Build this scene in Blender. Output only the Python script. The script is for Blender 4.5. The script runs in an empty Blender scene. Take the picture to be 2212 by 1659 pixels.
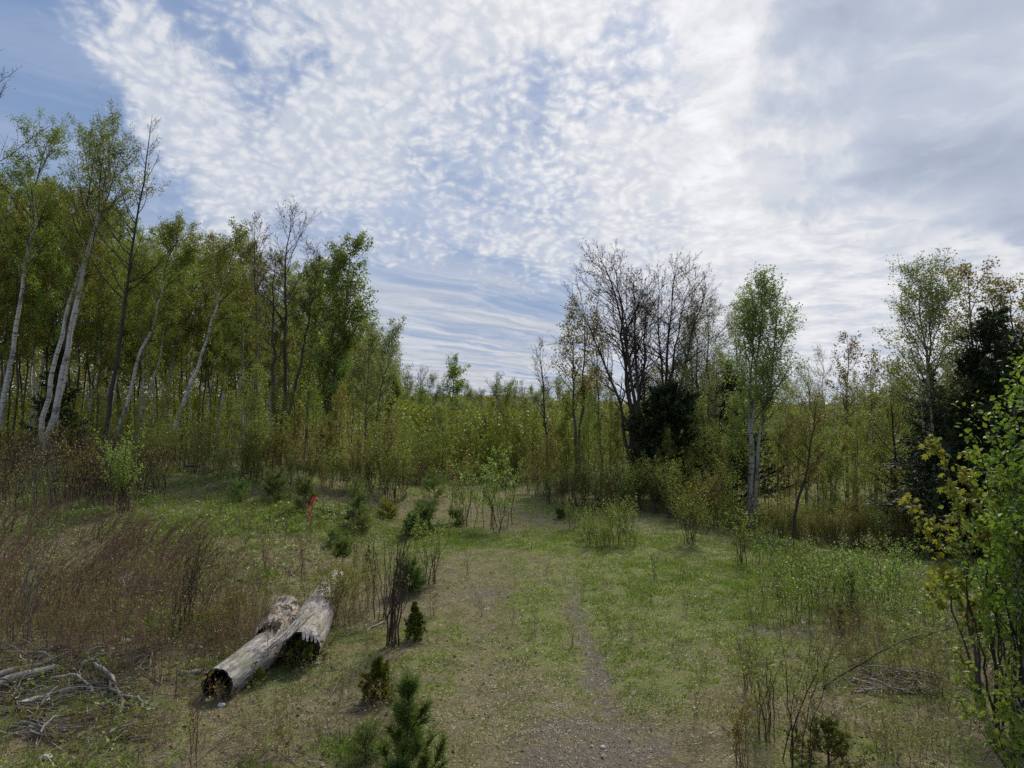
import bpy, math, numpy as np
from mathutils import Vector
PI = math.pi
rng = np.random.default_rng(7)
scene = bpy.context.scene
C = scene.collection

# ------------------------------------------------------------------ camera, sky, sun, exposure
CAMH, F, CX, CY, HOR = 3.0, 1475.0, 1106.0, 829.5, 880.0      # picture units: 2212 wide
PITCH = math.atan((HOR - CY) / F)
cam = bpy.data.objects.new('camera', bpy.data.cameras.new('camera')); C.objects.link(cam)
cam.data.sensor_width = 36; cam.data.lens = 36 * F / 2212
cam.location = (0, 0, CAMH); cam.rotation_euler = (PI / 2 + PITCH, 0, 0)
cam.data.clip_start = 0.05; cam.data.clip_end = 6000
scene.camera = cam
scene.view_settings.view_transform = 'Standard'; scene.view_settings.look = 'None'
scene.view_settings.exposure = 0.15; scene.view_settings.gamma = 1
scene.cycles.max_bounces = 6; scene.cycles.diffuse_bounces = 3; scene.cycles.transmission_bounces = 3
scene.cycles.caustics_reflective = False; scene.cycles.caustics_refractive = False
scene.cycles.use_denoising = False; scene.cycles.sample_clamp_indirect = 2.5; scene.cycles.sample_clamp_direct = 12

SUN_EL, SUN_AZ = math.radians(44), math.radians(20)   # azimuth from +Y towards +X
sd = bpy.data.lights.new('sun', 'SUN'); sd.energy = 3.8; sd.angle = math.radians(11); sd.color = (1, .93, .80)
so = bpy.data.objects.new('sun', sd); C.objects.link(so)
sv = Vector((math.sin(SUN_AZ) * math.cos(SUN_EL), math.cos(SUN_AZ) * math.cos(SUN_EL), math.sin(SUN_EL)))
so.rotation_euler = sv.to_track_quat('Z', 'Y').to_euler()

class NT:
    """tiny helper round a node tree"""
    def __init__(s, nt): s.nt = nt; nt.nodes.clear()
    def n(s, t, ins=None, **kw):
        nd = s.nt.nodes.new(t)
        for k, v in kw.items(): setattr(nd, k, v)
        for k, v in (ins or {}).items():
            so_ = nd.inputs[k]
            if isinstance(v, bpy.types.NodeSocket): s.nt.links.new(v, so_)
            else: so_.default_value = v
        return nd
    def m(s, op, a, b=0.0, c=0.0, clamp=False):
        nd = s.n('ShaderNodeMath', {0: a, 1: b, 2: c}, operation=op); nd.use_clamp = clamp
        return nd.outputs[0]
    def rng(s, v, a, b, c=0.0, d=1.0, smooth=True):
        nd = s.n('ShaderNodeMapRange', {0: v, 1: a, 2: b, 3: c, 4: d})
        nd.interpolation_type = 'SMOOTHSTEP' if smooth else 'LINEAR'
        return nd.outputs[0]
    def mix(s, f, a, b, t='RGBA', blend='MIX'):
        nd = s.n('ShaderNodeMix', data_type=t)
        if t == 'RGBA': nd.blend_type = blend
        ia = [i for i in nd.inputs if i.enabled]
        for so_, v in zip(ia, (f, a, b)):
            if isinstance(v, bpy.types.NodeSocket): s.nt.links.new(v, so_)
            else:
                so_.default_value = (*v, 1) if (isinstance(v, tuple) and len(v) == 3 and t == 'RGBA') else v
        return [o for o in nd.outputs if o.enabled][0]
    def noise(s, vec, scale, detail=3.0, rough=.5, dist=0.0):
        return s.n('ShaderNodeTexNoise', {'Vector': vec, 'Scale': scale, 'Detail': detail, 'Roughness': rough, 'Distortion': dist}).outputs[0]

def pdir(u, v):
    a, b = (u - CX) / F, (CY - v) / F
    c, s = math.cos(PITCH), math.sin(PITCH)
    return Vector((a, c - b * s, s + b * c))

def build_world():
    w = bpy.data.worlds.new("World"); scene.world = w; w.use_nodes = True
    t = NT(w.node_tree)
    out = t.n('ShaderNodeOutputWorld')
    sky = t.n('ShaderNodeTexSky', sky_type='NISHITA', sun_disc=False, sun_elevation=SUN_EL, sun_rotation=SUN_AZ,
              air_density=1.0, dust_density=0.6, ozone_density=1.6)
    d = t.n('ShaderNodeTexCoord').outputs['Generated']
    x = t.n('ShaderNodeSeparateXYZ', {0: d})
    zc = t.m('MAXIMUM', x.outputs[2], 0.0); zz = t.m('ADD', zc, 0.10)
    px = t.m('DIVIDE', x.outputs[0], zz); py = t.m('DIVIDE', x.outputs[1], zz)
    P = t.n('ShaderNodeCombineXYZ', {0: px, 1: py, 2: 0.0}).outputs[0]
    ang = math.radians(-40)
    Pr = t.n('ShaderNodeVectorRotate', {'Vector': P, 'Angle': ang}).outputs[0]
    wn = t.n('ShaderNodeTexNoise', {'Vector': d, 'Scale': 5.5, 'Detail': 5.0, 'Roughness': .6}).outputs[1]
    wn = t.n('ShaderNodeVectorMath', {0: wn, 1: (.5, .5, .5)}, operation='SUBTRACT').outputs[0]
    dw = t.n('ShaderNodeVectorMath', {0: wn, 1: (.42, .42, .42), 2: d}, operation='MULTIPLY_ADD').outputs[0]
    dw = t.n('ShaderNodeVectorMath', {0: dw}, operation='NORMALIZE').outputs[0]
    def blob(u, v, r0, r1, sx=1.0):
        """1 near the direction of (u, v), 0 beyond r1 (radians)"""
        c = pdir(u, v).normalized()
        dt = t.n('ShaderNodeVectorMath', {0: dw, 1: tuple(c)}, operation='DOT_PRODUCT').outputs['Value']
        return t.rng(dt, math.cos(r1), math.cos(r0))
    def vscale(vec, k):
        nd = t.n('ShaderNodeVectorMath', {0: vec}, operation='SCALE')
        if isinstance(k, float): nd.inputs['Scale'].default_value = k
        else: t.nt.links.new(k, nd.inputs['Scale'])
        return nd.outputs[0]
    def cnoise(vec, sc, det=2.0):
        nv = t.n('ShaderNodeTexNoise', {'Vector': vec, 'Scale': sc, 'Detail': det}).outputs[1]
        return t.n('ShaderNodeVectorMath', {0: nv, 1: (.5, .5, .5)}, operation='SUBTRACT').outputs[0]
    Pw = t.n('ShaderNodeVectorMath', {0: cnoise(P, 2.2, 3.0), 1: (.30, .30, 0), 2: P}, operation='MULTIPLY_ADD').outputs[0]
    big = t.noise(Pw, 1.3, 4.0, .55)
    mid = t.noise(Pw, 3.6, 6.0, .62)
    soft = t.noise(Pw, 2.2, 2.5, .5)
    Ps = t.n('ShaderNodeVectorMath', {0: Pr, 1: (.22, 1.0, 1.0)}, operation='MULTIPLY').outputs[0]
    Psw = t.n('ShaderNodeVectorMath', {0: cnoise(P, 1.6, 3.0), 1: (.25, .45, 0), 2: Ps}, operation='MULTIPLY_ADD').outputs[0]
    streak = t.noise(Psw, 2.6, 6.0, .60)
    fine = t.noise(Psw, 9.0, 6.0, .62)
    z3 = t.m('ADD', zc, 0.42)
    P4 = t.n('ShaderNodeCombineXYZ', {0: t.m('DIVIDE', x.outputs[0], z3), 1: t.m('MULTIPLY', t.m('DIVIDE', x.outputs[1], z3), .95), 2: 0.0}).outputs[0]
    # altocumulus puffs: little rounded heaps with shaded gaps
    Pv = t.n('ShaderNodeVectorMath', {0: cnoise(P4, 9.0, 4.0), 1: (.11, .13, 0), 2: P4}, operation='MULTIPLY_ADD').outputs[0]
    cell = t.n('ShaderNodeTexVoronoi', {'Vector': Pv, 'Scale': 42.0, 'Smoothness': .65, 'Randomness': 1.0}, feature='SMOOTH_F1', voronoi_dimensions='2D').outputs[0]
    wisp = t.noise(P4, 38.0, 6.0, .66, .5); wisp2 = t.noise(P4, 11.0, 4.0, .6)
    puff = t.m('ADD', t.m('MULTIPLY', t.rng(cell, .70, .05, smooth=False), .42), t.m('ADD', t.m('MULTIPLY', t.m('SUBTRACT', wisp, .5), 1.25), t.m('MULTIPLY', t.m('SUBTRACT', wisp2, .5), .6)))
    def mx(*a):
        o = a[0]
        for q in a[1:]: o = t.m('MAXIMUM', o, q)
        return o
    mul = lambda a, b: t.m('MULTIPLY', a, b)
    add = lambda a, b: t.m('ADD', a, b)
    sub = lambda a, b: t.m('SUBTRACT', a, b)
    pz = mx(blob(860, 40, .10, .31), blob(1300, 60, .14, .42), mul(blob(560, 270, .05, .25), .95), mul(blob(760, 330, .03, .18), .8), blob(1330, 400, .04, .19), blob(1560, 300, .10, .30), blob(1800, 120, .25, .50), mul(blob(250, 60, .0, .10), .35))
    thin = mx(mul(blob(1340, 205, .0, .13), .42), mul(blob(1160, 275, .0, .14), .5), mul(blob(1010, 300, .0, .10), .35), mul(blob(1460, 215, .0, .09), .3), mul(blob(470, 30, .0, .10), .45), mul(blob(480, 180, .0, .08), .3))
    dens = sub(add(pz, mul(sub(big, .5), 1.1)), thin)
    dens = add(dens, mul(sub(mid, .5), .7))
    cov = t.rng(add(mul(puff, .70), mul(dens, 1.20)), .28, 1.15)
    # colours are the radiance one sees; divided by the background strength at the end
    S = 0.1
    glow = add(mul(blob(1580, -40, .02, .42), .11), mul(blob(1250, 120, .0, .45), .04))
    glow = add(glow, mul(blob(1900, 420, .0, .40), .06))
    pb = add(add(.58, mul(t.rng(puff, -.1, .65), .19)), glow)
    pb = add(pb, mul(t.rng(dens, .4, 1.4), .03))
    gm = mx(blob(1980, 140, .03, .25), mul(blob(2190, 330, .02, .20), .85), mul(blob(1680, 395, .0, .09), .75), mul(blob(1850, 385, .0, .12), .85))
    gm = t.rng(add(mul(gm, 1.0), mul(sub(add(mul(soft, .3), mul(mid, .7)), .5), 2.6)), .45, 1.25)
    gm = mul(gm, mx(smooth0 := blob(2000, 220, .2, .42), blob(1760, 380, .05, .2)))
    smooth = mx(blob(2000, 180, .15, .42), blob(2100, 420, .1, .3))
    sb = add(.59, add(mul(t.rng(mid, .35, .65), .24), mul(glow, .8)))
    pb = t.mix(smooth, pb, sb, 'FLOAT')
    pb = sub(pb, mul(gm, .38))
    cloudc = t.mix(t.rng(pb, .45, .85), (.86, .98, 1.20), (1.0, 1.0, 1.02))
    nv_ = t.n('ShaderNodeVectorMath', {0: cloudc}, operation='SCALE'); t.nt.links.new(pb, nv_.inputs['Scale']); cloudc = nv_.outputs[0]
    cov = mx(cov, mul(smooth, t.rng(add(mid, mul(smooth, .3)), .40, .66)), mul(gm, .8))
    nd = t.n('ShaderNodeVectorMath', {0: sky.outputs[0], 1: (S * .95, S * 1.0, S * 1.02)}, operation='MULTIPLY'); skyc = nd.outputs[0]
    skyc = t.mix(t.rng(x.outputs[2], .75, .15), (.13, .22, .45), (.26, .37, .56))
    # thin high veil, drawn into streaks
    veil = add(add(.12, mul(t.rng(streak, .28, .72), .55)), mul(t.rng(fine, .30, .74), .14))
    veil = add(veil, mul(pz, .34))
    veil = t.m('SUBTRACT', veil, add(mul(thin, .45), mul(blob(0, 150, .05, .42), .30)), clamp=True)
    vc = vscale((.51, .58, .735), add(.95, glow))
    c1 = t.mix(veil, skyc, vc)
    # stratus low down
    el = x.outputs[2]
    low = t.rng(el, .27, .13)
    low = mx(low, mul(blob(2350, 560, .05, .42), .9), mul(blob(1650, 620, .02, .22), .8))
    lowf = t.m('MULTIPLY', low, add(mul(t.rng(streak, .36, .60), .75), add(mul(t.rng(fine, .34, .68), .25), mul(t.rng(el, .16, .04), .25))), clamp=True)
    lb = add(add(.52, mul(t.rng(fine, .32, .66), .18)), mul(blob(1900, 640, .05, .5), .14))
    lc = t.n('ShaderNodeVectorMath', {0: (.97, 1.0, 1.06)}, operation='SCALE'); t.nt.links.new(lb, lc.inputs['Scale'])
    c2 = t.mix(mul(lowf, .9), c1, lc.outputs[0])
    c3 = t.mix(cov, c2, cloudc)
    sc_ = t.n('ShaderNodeVectorMath', {0: c3, 1: (.90 / S, .905 / S, .92 / S)}, operation='MULTIPLY').outputs[0]
    bg = t.n('ShaderNodeBackground', {0: sc_, 1: S})
    t.nt.links.new(bg.outputs[0], out.inputs[0])
    w.cycles.sampling_method = 'MANUAL'; w.cycles.sample_map_resolution = 512
build_world()

# ------------------------------------------------------------------ noise and terrain
def hsh(i, j, s):
    n = np.sin(i * 127.1 + j * 311.7 + s * 74.7) * 43758.5453
    return n - np.floor(n)
def vn(x, y, s=0):
    i, j = np.floor(x), np.floor(y); fx, fy = x - i, y - j
    fx = fx * fx * (3 - 2 * fx); fy = fy * fy * (3 - 2 * fy)
    a = hsh(i, j, s) * (1 - fx) + hsh(i + 1, j, s) * fx
    b = hsh(i, j + 1, s) * (1 - fx) + hsh(i + 1, j + 1, s) * fx
    return a * (1 - fy) + b * fy
def fbm(x, y, s=0, o=4):
    r, a, f = 0, .5, 1.0
    for k in range(o): r = r + a * vn(x * f + 13.7 * k, y * f - 7.3 * k, s + k); a *= .5; f *= 2.03
    return r / (1 - .5 ** o)
def ss(v, a, b):
    t = np.clip((v - a) / (b - a), 0, 1); return t * t * (3 - 2 * t)
def gs(x, y, cx, cy, rx, ry): return np.exp(-(((x - cx) / rx) ** 2 + ((y - cy) / ry) ** 2))
def Hh(x, y):
    x = np.asarray(x, float); y = np.asarray(y, float)
    z = .62 * ss(-x, 2.8, 8.5) * ss(y, 9, 20) + .25 * ss(-x, 2.5, 4.5) * ss(y, 3, 9)
    z = z - 1.25 * ss(x, 3.6, 9.5) * ss(y, 9, 22) - .25 * ss(x, 2.5, 5) * ss(-y, -12, -4)
    z = z + .34 * gs(x, y, -3.0, 21.5, 1.2, 1.6) + .42 * gs(x, y, -6.6, 20.0, 1.7, 1.2) + .22 * gs(x, y, -3.9, 16.6, 1.6, 1.0)
    z = z + .18 * gs(x, y, 5.2, 9.2, .9, 2.0) - .18 * gs(x, y, -5.2, 7.0, 1.6, 2.5)
    z = z - .10 * gs(x, y, 1.0, 8, .45, 9) - .08 * gs(x, y, -.35, 10, .4, 6)
    z = z - 1.0 * ss(y, 26, 60) + 11.5 * ss(y, 110, 420) * .38 * (.7 + .5 * vn(x / 60, y / 300, 5)) * (.35 + .65 * np.exp(-(x / 130) ** 2))
    rough = .5 + .8 * ss(-x, 1.5, 4) + .6 * ss(x, 4, 6)
    z = z + rough * (.10 * (fbm(x * .8, y * .8, 3) - .5) + .05 * (fbm(x * 3.1, y * 3.1, 9, 3) - .5))
    return z
def cover(x, y):
    """green growth, bare gravel, 0..1 each"""
    n = fbm(x * 1.3, y * 1.3, 21); n2 = fbm(x * 4.5, y * 4.5, 31, 3); n3 = fbm(x * .45, y * .45, 41, 3)
    g = .60 + .45 * (n - .5) * 2
    g = g + .75 * gs(x, y, 3.4, 11.6, 2.2, 2.6) + .35 * gs(x, y, 0, 15.6, 6, 1.5) + .45 * gs(x, y, -6.3, 15.5, 2.4, 2.2)
    g = g + .35 * gs(x, y, 1.3, 9.3, .45, 4) + .3 * gs(x, y, 3.4, 5.2, 1.2, .9) + .25 * gs(x, y, 6.5, 14, 2.5, 3.5) + .2 * gs(x, y, .15, 8.0, .55, 1.6)
    g = g + .25 * gs(x, y, -2.9, 8.2, 1.2, .6)
    g = g - .28 * gs(x, y, -7.5, 12, 3.6, 4) - .2 * gs(x, y, -4, 19, 3, 1.2)
    grav = 1.0 * gs(x, y, .8, 4.9, 1.0, 1.5) + .45 * gs(x, y, 1.0, 9.6, .22, 4.2) + .28 * gs(x, y, -.35, 9.8, .30, 3.6) + .6 * gs(x, y, 3.75, 9.3, .75, .45)
    grav = grav + .28 * gs(x, y, -1.1, 11.2, 1.0, 1.1) + .35 * gs(x, y, -1.6, 7.0, .5, .5) + .25 * gs(x, y, -4.0, 19, 3, .8)
    grav = np.clip(grav + .9 * (n2 - .5) * (grav > .08) + .35 * (n - .55), 0, 1)
    g = g - .20 * ss(-x, .8, 2.6) * ss(-y, -11, -8) - .12 * ss(x, 3.2, 4.5) * ss(-y, -9, -6)
    g = np.clip(g + .9 * (n2 - .5) + .5 * (n3 - .5) - .9 * grav, 0, 1)
    worn = .36 * gs(x, y, .8, 5.0, 1.0, 2.2) + .22 * gs(x, y, 1.0, 9, .4, 3.0) + .16 * gs(x, y, -.3, 10.5, 1.0, 3.0) + .18 * gs(x, y, -.8, 14, 1.3, 2.0)
    worn = worn * np.clip(.55 + 3.2 * (fbm(x * 6, y * 6, 61, 4) - .46), 0, 1.5)
    return np.clip(g - .5 * worn, 0, 1), np.clip(grav * .85 + worn, 0, 1)
def G(u, v):
    """where the sight line through (u, v) meets the ground"""
    d = pdir(u, v); d = d / d.y; lo = 1.0
    for k in range(400):
        y = lo + .15 * (1 + k * .02) * 1.0; 
        p = Vector((0, 0, CAMH)) + d * y
        if p.z < float(Hh(p.x, p.y)): break
        lo = y
    hi = y
    for k in range(12):
        y = (lo + hi) / 2; p = Vector((0, 0, CAMH)) + d * y
        if p.z < float(Hh(p.x, p.y)): hi = y
        else: lo = y
    return p.x, p.y, float(Hh(p.x, p.y))
def X(u, d): return (u - CX) / F * d
def Zt(v, d):
    b = (CY - v) / F; c, s = math.cos(PITCH), math.sin(PITCH)
    return CAMH + (s + b * c) / (c - b * s) * d

# ------------------------------------------------------------------ materials
MATS = {}
def newmat(name):
    m = bpy.data.materials.new(name); m.use_nodes = True; MATS[name] = m
    t = NT(m.node_tree); out = t.n('ShaderNodeOutputMaterial'); return m, t, out
def leafmat(name, c1, c2, trans=.45, var=.35, rough=.5):
    m, t, out = newmat(name)
    r = t.n('ShaderNodeAttribute', attribute_name='rnd').outputs['Fac']
    oi = t.n('ShaderNodeObjectInfo').outputs['Random']
    pos = t.n('ShaderNodeTexCoord').outputs['Object']
    cl = t.noise(pos, .9, 2.0)
    f = t.m('ADD', t.m('MULTIPLY', r, .7), t.m('MULTIPLY', t.m('SUBTRACT', cl, .35), .9), clamp=True)
    col = t.mix(f, c1, c2)
    hsv = t.n('ShaderNodeHueSaturation', {'Color': col, 'Hue': t.m('ADD', .485, t.m('MULTIPLY', oi, .03)), 'Saturation': 1.0,
                                          'Value': t.m('ADD', 1 - var / 2, t.m('MULTIPLY', oi, var))}).outputs[0]
    p = t.n('ShaderNodeBsdfPrincipled', {'Base Color': hsv, 'Roughness': rough, 'Specular IOR Level': .35})
    tr = t.n('ShaderNodeBsdfTranslucent', {'Color': hsv})
    mx = t.n('ShaderNodeMixShader', {0: trans, 1: p.outputs[0], 2: tr.outputs[0]})
    t.nt.links.new(mx.outputs[0], out.inputs[0]); return m
def barkmat(name, c1, c2, scale=6.0, zs=.3, bump=.4, twig=None):
    m, t, out = newmat(name)
    pos = t.n('ShaderNodeTexCoord').outputs['Object']
    v = t.n('ShaderNodeVectorMath', {0: pos, 1: (1, 1, zs)}, operation='MULTIPLY').outputs[0]
    n = t.noise(v, scale, 5.0, .65)
    oi = t.n('ShaderNodeObjectInfo').outputs['Random']
    col = t.mix(t.rng(n, .3, .7), c1, c2)
    if twig:
        r = t.n('ShaderNodeAttribute', attribute_name='rnd').outputs['Fac']
        col = t.mix(t.rng(r, .012, .045), twig, col)
    col = t.mix(t.m('MULTIPLY', oi, .35), col, (.02, .018, .015))
    b = t.n('ShaderNodeBump', {'Height': n, 'Strength': bump, 'Distance': .02})
    p = t.n('ShaderNodeBsdfPrincipled', {'Base Color': col, 'Roughness': .85, 'Specular IOR Level': .2, 'Normal': b.outputs[0]})
    t.nt.links.new(p.outputs[0], out.inputs[0]); return m
def birchmat(name, white, twig=(.045, .03, .022)):
    m, t, out = newmat(name)
    pos = t.n('ShaderNodeTexCoord').outputs['Object']
    v = t.n('ShaderNodeVectorMath', {0: pos, 1: (1.4, 1.4, 9)}, operation='MULTIPLY').outputs[0]
    n = t.noise(v, 1.6, 4.0, .7)
    v2 = t.n('ShaderNodeVectorMath', {0: pos, 1: (2, 2, 1)}, operation='MULTIPLY').outputs[0]
    n2 = t.noise(v2, 1.3, 3.0, .6)
    n3 = t.noise(pos, 14, 3.0, .6)
    col = t.mix(t.rng(n, .54, .62), white, (.05, .045, .04))
    col = t.mix(t.m('MULTIPLY', t.rng(n2, .50, .68), .85), col, (.10, .085, .07))
    col = t.mix(t.m('MULTIPLY', t.rng(n3, .4, .7), .35), col, (.32, .28, .23))
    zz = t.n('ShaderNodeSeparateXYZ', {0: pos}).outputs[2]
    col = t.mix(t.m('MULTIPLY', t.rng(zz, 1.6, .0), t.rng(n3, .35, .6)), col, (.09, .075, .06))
    r = t.n('ShaderNodeAttribute', attribute_name='rnd').outputs['Fac']
    col = t.mix(t.rng(r, .014, .035), twig, col)
    p = t.n('ShaderNodeBsdfPrincipled', {'Base Color': col, 'Roughness': .6, 'Specular IOR Level': .3})
    t.nt.links.new(p.outputs[0], out.inputs[0]); return m
leafmat('leaf_birch', (.17, .23, .025), (.28, .34, .05))
leafmat('leaf_aspen', (.17, .25, .035), (.28, .38, .07))
leafmat('leaf_olive', (.14, .165, .015), (.26, .27, .03))
leafmat('leaf_bronze', (.22, .15, .030), (.26, .25, .045))
leafmat('leaf_maple', (.20, .22, .025), (.38, .38, .045))
leafmat('leaf_fresh', (.11, .20, .018), (.24, .36, .04), trans=.5)
leafmat('leaf_pale', (.20, .23, .07), (.30, .34, .12))
leafmat('bud_red', (.10, .045, .03), (.19, .11, .07), trans=.2)
leafmat('needle_dark', (.03, .05, .02), (.075, .11, .04), trans=.25)
leafmat('needle_pine', (.09, .14, .028), (.20, .27, .055), trans=.4)
leafmat('needle_gold', (.22, .24, .02), (.34, .35, .035), trans=.2)
leafmat('needle_cedar', (.10, .135, .015), (.20, .22, .028), trans=.3)
leafmat('grass_green', (.12, .18, .020), (.29, .35, .055), trans=.4)
leafmat('grass_lush', (.11, .19, .018), (.21, .31, .038), trans=.45)
leafmat('grass_dry', (.20, .15, .085), (.46, .38, .23), trans=.2)
leafmat('herb', (.13, .19, .028), (.25, .31, .06), trans=.4)
leafmat('dead_leaf', (.09, .055, .035), (.28, .19, .12), trans=.15)
leafmat('petal', (.72, .72, .66), (.8, .8, .75), trans=.3, var=.1)
barkmat('bark_dark', (.045, .037, .03), (.11, .095, .078), 5, .25, twig=(.05, .04, .032))
barkmat('bark_grey', (.07, .062, .052), (.17, .155, .13), 5, .3, twig=(.10, .085, .07))
barkmat('bark_twig', (.055, .035, .026), (.11, .075, .055), 9)
barkmat('bark_pale_twig', (.13, .115, .095), (.22, .20, .17), 9)
barkmat('bark_red', (.16, .085, .055), (.32, .20, .14), 9)
barkmat('bark_bleached', (.26, .23, .19), (.44, .41, .36), 14, .4)
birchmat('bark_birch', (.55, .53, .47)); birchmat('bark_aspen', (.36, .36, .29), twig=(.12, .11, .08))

# ------------------------------------------------------------------ geometry collector
class Geo:
    def __init__(s): s.parts = []
    def add(s, V, Fc, mat, r, smooth=True):
        if len(Fc): s.parts.append((np.asarray(V, np.float32), np.asarray(Fc, np.int32), mat, np.broadcast_to(np.asarray(r, np.float32), (len(V),)), smooth))
        return s
    def mesh(s, name):
        me = bpy.data.meshes.new(name)
        V = np.concatenate([p[0] for p in s.parts]); R = np.concatenate([p[3] for p in s.parts])
        mats = []; loops = []; tot = []; mi = []; sm = []; off = 0
        for v, f, m, r, smo in s.parts:
            if m not in mats: mats.append(m)
            loops.append((f + off).ravel()); tot.append(np.full(len(f), f.shape[1], np.int32))
            mi.append(np.full(len(f), mats.index(m), np.int32)); sm.append(np.full(len(f), smo)); off += len(v)
        L = np.concatenate(loops); T = np.concatenate(tot)
        me.vertices.add(len(V)); me.vertices.foreach_set('co', V.ravel())
        me.loops.add(len(L)); me.loops.foreach_set('vertex_index', L)
        me.polygons.add(len(T)); st = np.concatenate([[0], np.cumsum(T)[:-1]]).astype(np.int32)
        me.polygons.foreach_set('loop_start', st)
        for m in mats: me.materials.append(MATS[m])
        me.polygons.foreach_set('material_index', np.concatenate(mi)); me.polygons.foreach_set('use_smooth', np.concatenate(sm))
        me.update(calc_edges=True)
        a = me.attributes.new('rnd', 'FLOAT', 'POINT'); a.data.foreach_set('value', np.ascontiguousarray(R))
        return me

def nrm(v): return v / np.maximum(np.linalg.norm(v, axis=-1, keepdims=True), 1e-9)
def tubes(g, P, R, n, mat, cap=False):
    M, K, _ = P.shape
    if M == 0: return
    T = nrm(np.gradient(P, axis=1)); mt = nrm(T.mean(1))
    ref = np.where(np.abs(mt[:, 2:3]) > .8, np.array([[1., 0, 0]]), np.array([[0, 0, 1.]]))[:, None, :]
    N = nrm(np.cross(T, ref)); B = np.cross(T, N)
    a = np.arange(n) * 2 * PI / n
    V = P[:, :, None] + R[:, :, None, None] * (N[:, :, None] * np.cos(a)[:, None] + B[:, :, None] * np.sin(a)[:, None])
    base = (np.arange(M) * K * n)[:, None, None]; k = (np.arange(K - 1) * n)[None, :, None]; j = np.arange(n)[None, None]; j2 = (j + 1) % n
    Fc = np.stack([base + k + j, base + k + j2, base + k + n + j2, base + k + n + j], -1).reshape(-1, 4)
    g.add(V.reshape(-1, 3), Fc, mat, np.repeat(R.ravel(), n))
    if cap:
        cf = (np.arange(M) * K * n)[:, None] + (K - 1) * n + np.arange(n)[None]
        g.add(V.reshape(-1, 3), cf, mat, np.repeat(R.ravel(), n))

def interp(P, R, idx, f):
    K = P.shape[1]; q = f * (K - 1); i = np.minimum(q.astype(int), K - 2); w = (q - i)[:, None]
    p = P[idx, i] * (1 - w) + P[idx, i + 1] * w
    r = R[idx, i] * (1 - w[:, 0]) + R[idx, i + 1] * w[:, 0]
    return p, nrm(P[idx, i + 1] - P[idx, i]), r
def perp(T, r):
    q = r.normal(size=T.shape); q -= (q * T).sum(-1, keepdims=True) * T; return nrm(q)
def grow(r, P, R, n, f0, f1, L, ang, K, up=.2, gn=.15, rr=.55, lenf=None, minr=.002, tip=.25, rel=False, whorl=0):
    """n side branches on every parent, all at once"""
    M = P.shape[0]; idx = np.repeat(np.arange(M), n); N = M * n
    s = (np.tile(np.arange(n), M) + r.random(N)) / n
    if whorl: s = np.clip((np.floor(s * whorl) + .35 + .12 * r.random(N)) / whorl, 0, .999)
    f = f0 + (f1 - f0) * s
    p, T, pr = interp(P, R, idx, f)
    q = perp(T, r); a = np.radians(ang[0] + (ang[1] - ang[0]) * s + r.normal(size=N) * 8)[:, None]
    d = nrm(np.cos(a) * T + np.sin(a) * q)
    ln = L * (lenf(s) if lenf else 1) * (.65 + .6 * r.random(N))
    if rel:
        pl = np.linalg.norm(P[:, -1] - P[:, 0], axis=1)[idx]; ln = ln * pl * (1.1 - .6 * s)
    out = np.empty((N, K, 3)); out[:, 0] = p; st = (ln / (K - 1))[:, None]
    for k in range(1, K):
        d = nrm(d + np.array([0, 0, up]) / (K - 1) * 2 + r.normal(size=d.shape) * gn); out[:, k] = out[:, k - 1] + d * st
    r0 = np.clip(pr * rr, minr, None)
    return out, r0[:, None] * np.linspace(1, tip, K)[None]

LEAF = {
    'rh': (np.array([[0, 0, 0], [.36, .5, .05], [0, 1, 0], [-.36, .45, .05]]), [[0, 1, 2, 3]]),
    'oval': (np.array([[0, 0, 0], [.27, .22, .07], [.33, .55, .08], [0, 1, -.06], [-.33, .55, .08], [-.27, .22, .07], [0, .5, 0]]),
             [[0, 1, 2, 6], [6, 2, 3, 3], [0, 6, 4, 5], [6, 3, 4, 4]]),
    'needle': (np.array([[-.05, 0, 0], [.05, 0, 0], [0, 1, 0]]), [[0, 1, 2]]),
    'spray': (np.array([[0, 0, 0], [.16, .45, .02], [0, 1, 0], [-.16, .45, .02]]), [[0, 1, 2, 3]]),
    'maple': (np.array([[0, 0, 0], [.18, .12, .0], [.5, .22, -.1], [.3, .42, 0], [.46, .72, -.14], [.14, .66, 0], [0, 1.0, -.2],
                        [-.14, .66, 0], [-.46, .72, -.14], [-.3, .42, 0], [-.5, .22, -.1], [-.18, .12, 0], [0, .4, .05]]),
              [[0, 1, 2, 12], [12, 2, 3, 4], [12, 4, 5, 6], [12, 6, 7, 8], [12, 8, 9, 10], [12, 10, 11, 0]]),
}
def place(g, r, kind, pos, d, nrmv, size, mat):
    """template faces at pos, length along d, face towards nrmv"""
    Tv, Tf = LEAF[kind]; N = len(pos)
    if N == 0: return
    d = nrm(d); x = nrm(np.cross(d, nrmv)); z = np.cross(x, d)
    size = np.broadcast_to(np.asarray(size, float), (N,))
    V = pos[:, None] + size[:, None, None] * (Tv[None, :, 0:1] * x[:, None] + Tv[None, :, 1:2] * d[:, None] + Tv[None, :, 2:3] * z[:, None])
    off = (np.arange(N) * len(Tv))[:, None, None]
    rv = np.repeat(r.random(N), len(Tv))
    q = [f for f in Tf if len(set(f)) == 4]; tri = [list(dict.fromkeys(f)) for f in Tf if len(set(f)) == 3]
    if q: g.add(V.reshape(-1, 3), (off + np.array(q)[None]).reshape(-1, 4), mat, rv, False)
    if tri:
        if q: # share the same vertices: second block of faces on a copy
            g.add(V.reshape(-1, 3), (off + np.array(tri)[None]).reshape(-1, 3), mat, rv, False)
        else: g.add(V.reshape(-1, 3), (off + np.array(tri)[None]).reshape(-1, 3), mat, rv, False)
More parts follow.
